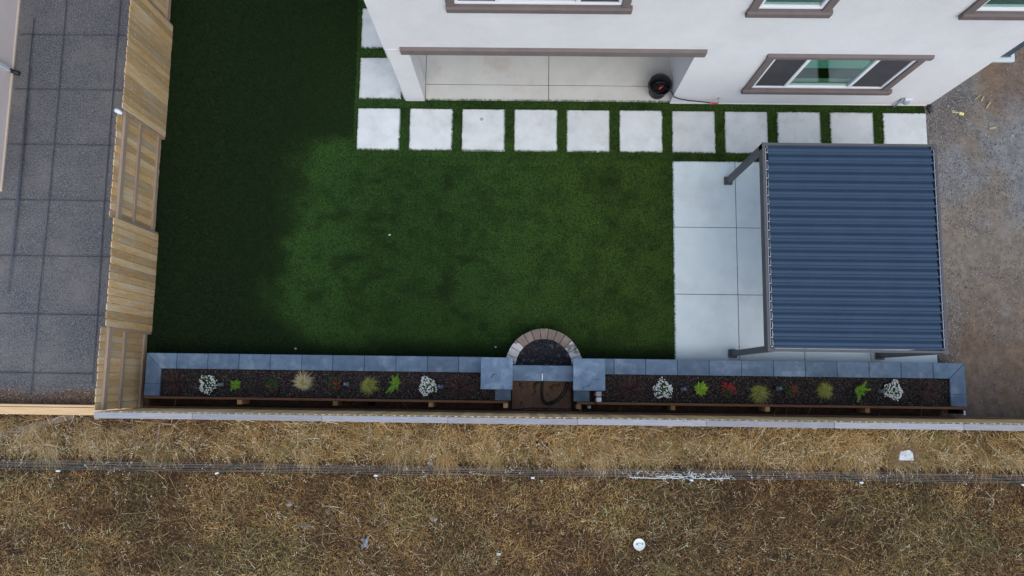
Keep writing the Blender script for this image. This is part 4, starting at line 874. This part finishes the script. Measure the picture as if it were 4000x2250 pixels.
# plastic shreds snagged on the wires
r = random.Random(12); sh = MB()
for i in range(95):
    x_ = min(max(r.gauss(3.05, .55), 1.6), 4.6); z_ = r.choice((.64, .86, 1.10, 1.36)) + r.uniform(-.05, .05); w_ = r.uniform(.006, .017)
    pts = [Vector((x_, WY + r.uniform(-.02, .02), z_))]
    for k in range(r.randint(1, 3)): pts.append(pts[-1] + Vector((r.uniform(-.06, .06), r.uniform(-.05, .05), r.uniform(-.06, .03))))
    sh.tube(pts, [w_ * .5] + [w_ * .35] * (len(pts) - 1), 4, smooth=False)
for (a, b, z) in ((2.05, 2.95, 1.38), (2.6, 3.3, 1.12), (3.2, 3.9, 1.36)): sh.tube([(q, WY + r.uniform(-.01, .01), z + r.uniform(-.02, .02)) for q in np.linspace(a, b, 14)], .0075, 5)
tag(sh.build('plastic_shreds', M['plastic'], loc=(3.05, WY, 1)), 'torn white plastic shreds snagged along the field wire fence', 'plastic shreds', kind='stuff')

# ================================================================ THINGS LYING IN THE FIELD AND YARD
lid = thing('round_lid', (2.427, -3.217, .03), 'round white bucket lid with a teal stripe lying in the dry grass', 'lid')
MB().lathe((2.427, -3.217, .055), [(.113, -.02), (.118, 0), (.116, .014), (.106, .016), (.100, .009), (.02, .010)], 32).build('disc', M['lidwhite'], lid)
MB().obox((2.435, -3.212, .069), (.145, .034, .004), rz=.08).build('stripe', M['teal'], lid); MB().obox((2.44, -3.212, .0715), (.07, .02, .003), rz=.08).build('label', M['lidwhite'], lid)
def lay(name, label, cat, pa, pb, w_, h_, m, z=.05, group=None):
    a, b = at(*pa, z), at(*pb, z); c_ = (a + b) / 2; d = b - a
    return tag(MB().obox(c_, (d.length, w_, h_), rz=math.atan2(d.y, d.x), ry=random.uniform(-.02, .02)).build(name, m, loc=c_, bev=.004), label, cat, group)
PL = 'weathered lumber lying in the dry grass'
lay('plank', 'grey weathered plank half buried in dry grass at the left edge', 'plank', (-20, 1703), (290, 1624), .13, .04, M['scrap'], .05, PL)
lay('wood_stake', 'thin weathered stick running from the back fence towards the wire fence', 'wood stake', (625, 1652), (603, 1806), .035, .03, M['scrap'], .10, PL)
lay('wood_stake', 'short weathered stick by the back fence at right angles to the long one', 'wood stake', (628, 1654), (690, 1660), .035, .03, M['scrap'], .09, PL)
lay('board_offcut', 'short board offcut left of the thin stick in the dry grass', 'board', (490, 1672), (522, 1692), .08, .03, M['scrap'], .07, PL)
lay('board_offcut', 'weathered board scrap below the offcut, under straw', 'board', (505, 1726), (585, 1742), .075, .03, M['scrap'], .045, PL)
def rocks(name, label, cat, pts, m, group=None):
    for (px, py, sx, sy, sz, sd_, lb) in pts:
        p = at(px, py, .0); tag(MB().rock((p.x, p.y, -.005), (sx, sy, sz), sd_, tint=random.random()).build(name, m, loc=(p.x, p.y, 0)), lb, cat, group)
RK = 'stones lying in the dry grass'
rocks('stone', '', 'stone', [
    (1126, 1968, .20, .15, .16, 1, 'rounded tan stone in the dry grass below the wire fence, left of the grey stone'),
    (1282, 1996, .13, .18, .12, 2, 'grey stone in the dry grass between a tan stone and a pale shard'),
    (457, 1926, .11, .08, .09, 3, 'small tan stone in the dry grass on the left'),
    (288, 1985, .12, .08, .08, 6, 'small flat stone among pale straw at lower left'),
    (340, 1640, .20, .17, .10, 7, 'grey stone slab piece at the foot of the back fence near the left corner'),
    (1692, 2026, .21, .12, .10, 8, 'pale grey stone in the dry grass near the middle, below the wire fence'),
    (2337, 1728, .17, .14, .10, 9, 'light grey stone in the golden straw between the two fences'),
    (452, 1777, .10, .10, .10, 14, 'grey stone just above the wire fence on the left'),
    (2888, 1755, .3, .10, .08, 15, 'long grey stone showing through golden straw near the foam block')], M['greystone'], RK)
rocks('concrete_rubble', '', 'concrete rubble', [
    (2562, 1684, .30, .20, .16, 21, 'tan chunk of concrete rubble poking out under the back fence'),
    (2512, 1668, .22, .22, .16, 22, 'grey wedge of concrete rubble under the back fence'),
    (2596, 1664, .20, .12, .12, 23, 'small grey lump of concrete rubble closest to the back fence')], M['greystone'], 'concrete rubble under the back fence')
p = at(3532, 1779, .10); fb = MB(); fb.prism([(p.x - .15, p.y - .09), (p.x + .155, p.y - .095), (p.x + .15, p.y + .06), (p.x + .08, p.y + .12), (p.x - .10, p.y + .09)], 'z', .0, .17)
tag(fb.build('foam_block', M['bluewhite'], loc=(p.x, p.y, 0), bev=.015, seg=2), 'pale bluish white block sunk in the golden dry grass', 'block')
n = 900; P = np.stack([p.x + RNG.uniform(-.24, .24, n), p.y + RNG.uniform(-.18, .18, n), np.full(n, .13)], 1); k = (np.abs(P[:, 0] - p.x) > .115) | (np.abs(P[:, 1] - p.y) > .07); P = P[k]; n = len(P)
V, Q, C = ribbons(P, RNG.uniform(0, 6.28, n), RNG.uniform(.06, .16, n), np.full(n, .005), np.full(n, 1.0), RNG.uniform(1.3, 1.7, n), lerp3((.30, .21, .11), (.17, .11, .06), RNG.random(n)), 2)
tag(quadmesh('straw_over_block', V, Q, C, M['veg']), 'straw lying over the edges of the pale block', 'dry grass', kind='stuff')
def film(name, label, cat, px, py, sx, sy, m, seed, z=.06):
    p = at(px, py, z); r = random.Random(seed); f = MB(); nx, ny = 7, 6; vs = []
    for j in range(ny):
        for i in range(nx):
            e = 1 - .35 * (r.random() if i in (0, nx - 1) or j in (0, ny - 1) else 0)
            vs.append((p.x + (i / (nx - 1) - .5) * sx * e + r.uniform(-.02, .02) * sx, p.y + (j / (ny - 1) - .5) * sy * e, z + r.uniform(0, .05)))
    top = [(j * nx + i, j * nx + i + 1, (j + 1) * nx + i + 1, (j + 1) * nx + i) for j in range(ny - 1) for i in range(nx - 1)]
    if sx > .12: top = [q for q in top if r.random() > .10 and not ((q[0] % nx in (0, nx - 2) or q[0] // nx in (0, ny - 2)) and r.random() < .5)]
    o = f.add(vs, top).build(name, m, loc=(p.x, p.y, 0)); q = o.modifiers.new('thick', 'SOLIDIFY'); q.thickness = .004
    return tag(o, label, cat)
film('plastic_sheet', 'crumpled bluish plastic sheet in the field below the wire fence', 'plastic sheet', 1425, 2120, .20, .28, M['bluefilm'], 1, .02)
film('crumpled_foil', 'crumpled silvery foil just above the wire fence', 'foil', 1683, 1806, .09, .16, M['bluefilm'], 2, .06)
film('plastic_scrap', 'greyish plastic scrap in the field left of the bluish sheet', 'plastic scrap', 1192, 2050, .30, .08, M['bluefilm'], 3, .02)
film('paper_scrap', 'small white paper scrap in the field below the foil', 'paper', 1488, 1966, .08, .05, M['stone'], 4, .05)
film('paper_scrap', 'cream paper scrap near the bottom edge, right of the bluish sheet', 'paper', 1948, 2164, .10, .06, M['lidwhite'], 5, .04)
film('paper_scrap', 'pale paper scrap at the foot of the back fence on the right', 'paper', 2930, 1685, .10, .14, M['stone'], 6, .05)
# yard: toy shovel, wood scraps, stones
p = at(3747, 443, .02); ts = thing('toy_shovel', (p.x, p.y, .01), 'small yellow toy shovel on the gravel beside the house', 'toy shovel')
a = at(3728, 437, .02); b = at(3764, 446, .02); d = (b - a); u = Vector((-d.y, d.x, 0)).normalized() ; d.normalize()
MB().tube([a, a + d * .12], .010, 8).build('shaft', M['yellow'], ts)
MB().tube([a + d * .0 + (d * math.cos(q) + u * math.sin(q)) * .022 - d * .022 for q in [i * math.pi / 6 for i in range(13)]], .007, 6).build('handle', M['yellow'], ts)
MB().prism([(c_.x, c_.y) for c_ in [a + d * .115 + u * .034, a + d * .105 - u * .034, a + d * .205 - u * .030, a + d * .21 + u * .030]], 'z', .012, .026).build('blade', M['yellow'], ts, bev=.005)
WS = 'pale wood scraps on the bare earth'
lay('wood_scrap', 'pale wood scrap lowest of the three by the house corner', 'wood scrap', (3852, 424), (3868, 398), .035, .02, M['chipwood'], .03, WS)
lay('wood_scrap', 'pale pointed wood scrap in the middle of the three by the house corner', 'wood scrap', (3832, 396), (3842, 376), .03, .02, M['chipwood'], .03, WS)
lay('wood_scrap', 'pale wood scrap nearest the house wall of the three', 'wood scrap', (3808, 388), (3828, 372), .022, .02, M['chipwood'], .03, WS)
lay('wood_scrap', 'splintered pale wood piece right of the last stepping slab', 'wood scrap', (3864, 503), (3890, 497), .045, .02, M['chipwood'], .03, WS)
YR = 'tan stones on the bare earth yard'
rocks('stone', '', 'stone', [
    (3701, 414, .09, .10, .08, 31, 'tan stone on gravel just right of the house corner'),
    (3786, 530, .07, .06, .05, 32, 'small tan stone right of the last stepping slab'),
    (3954, 420, .08, .10, .07, 33, 'tan stone near the right edge beside the wood scraps'),
    (3955, 530, .08, .08, .06, 34, 'brown stone near the right edge below the wood scraps'),
    (3770, 558, .06, .05, .05, 35, 'pale stone at the upper right corner of the pergola')], M['stone'], YR)
p = at(3630, 420, .05); MB_ = MB().tube([(p.x, p.y + .06, .04), (p.x, p.y - .02, .04), (p.x + .05, p.y - .10, .03)], .045, 10).build('drain_pipe', M['black'], loc=(p.x, p.y, 0)); tag(MB_, 'short black drain pipe end at the right corner of the house', 'drain pipe')
film('dark_scrap', 'small dark scrap on the turf near the patio edge', 'scrap', 2545, 977, .06, .045, M['black'], 77, .045)
for px, py, s_, lb in ((1523, 918, .035, 'small white scrap near the middle of the lawn'), (1936, 1356, .03, 'tiny white scrap on the turf left of the pebble basin'), (1156, 1362, .03, 'tiny white scrap on the turf by the left planter wall')):
    film('paper_scrap', lb, 'paper', px, py, s_ * 1.3, s_, M['plastic'], px, .05)
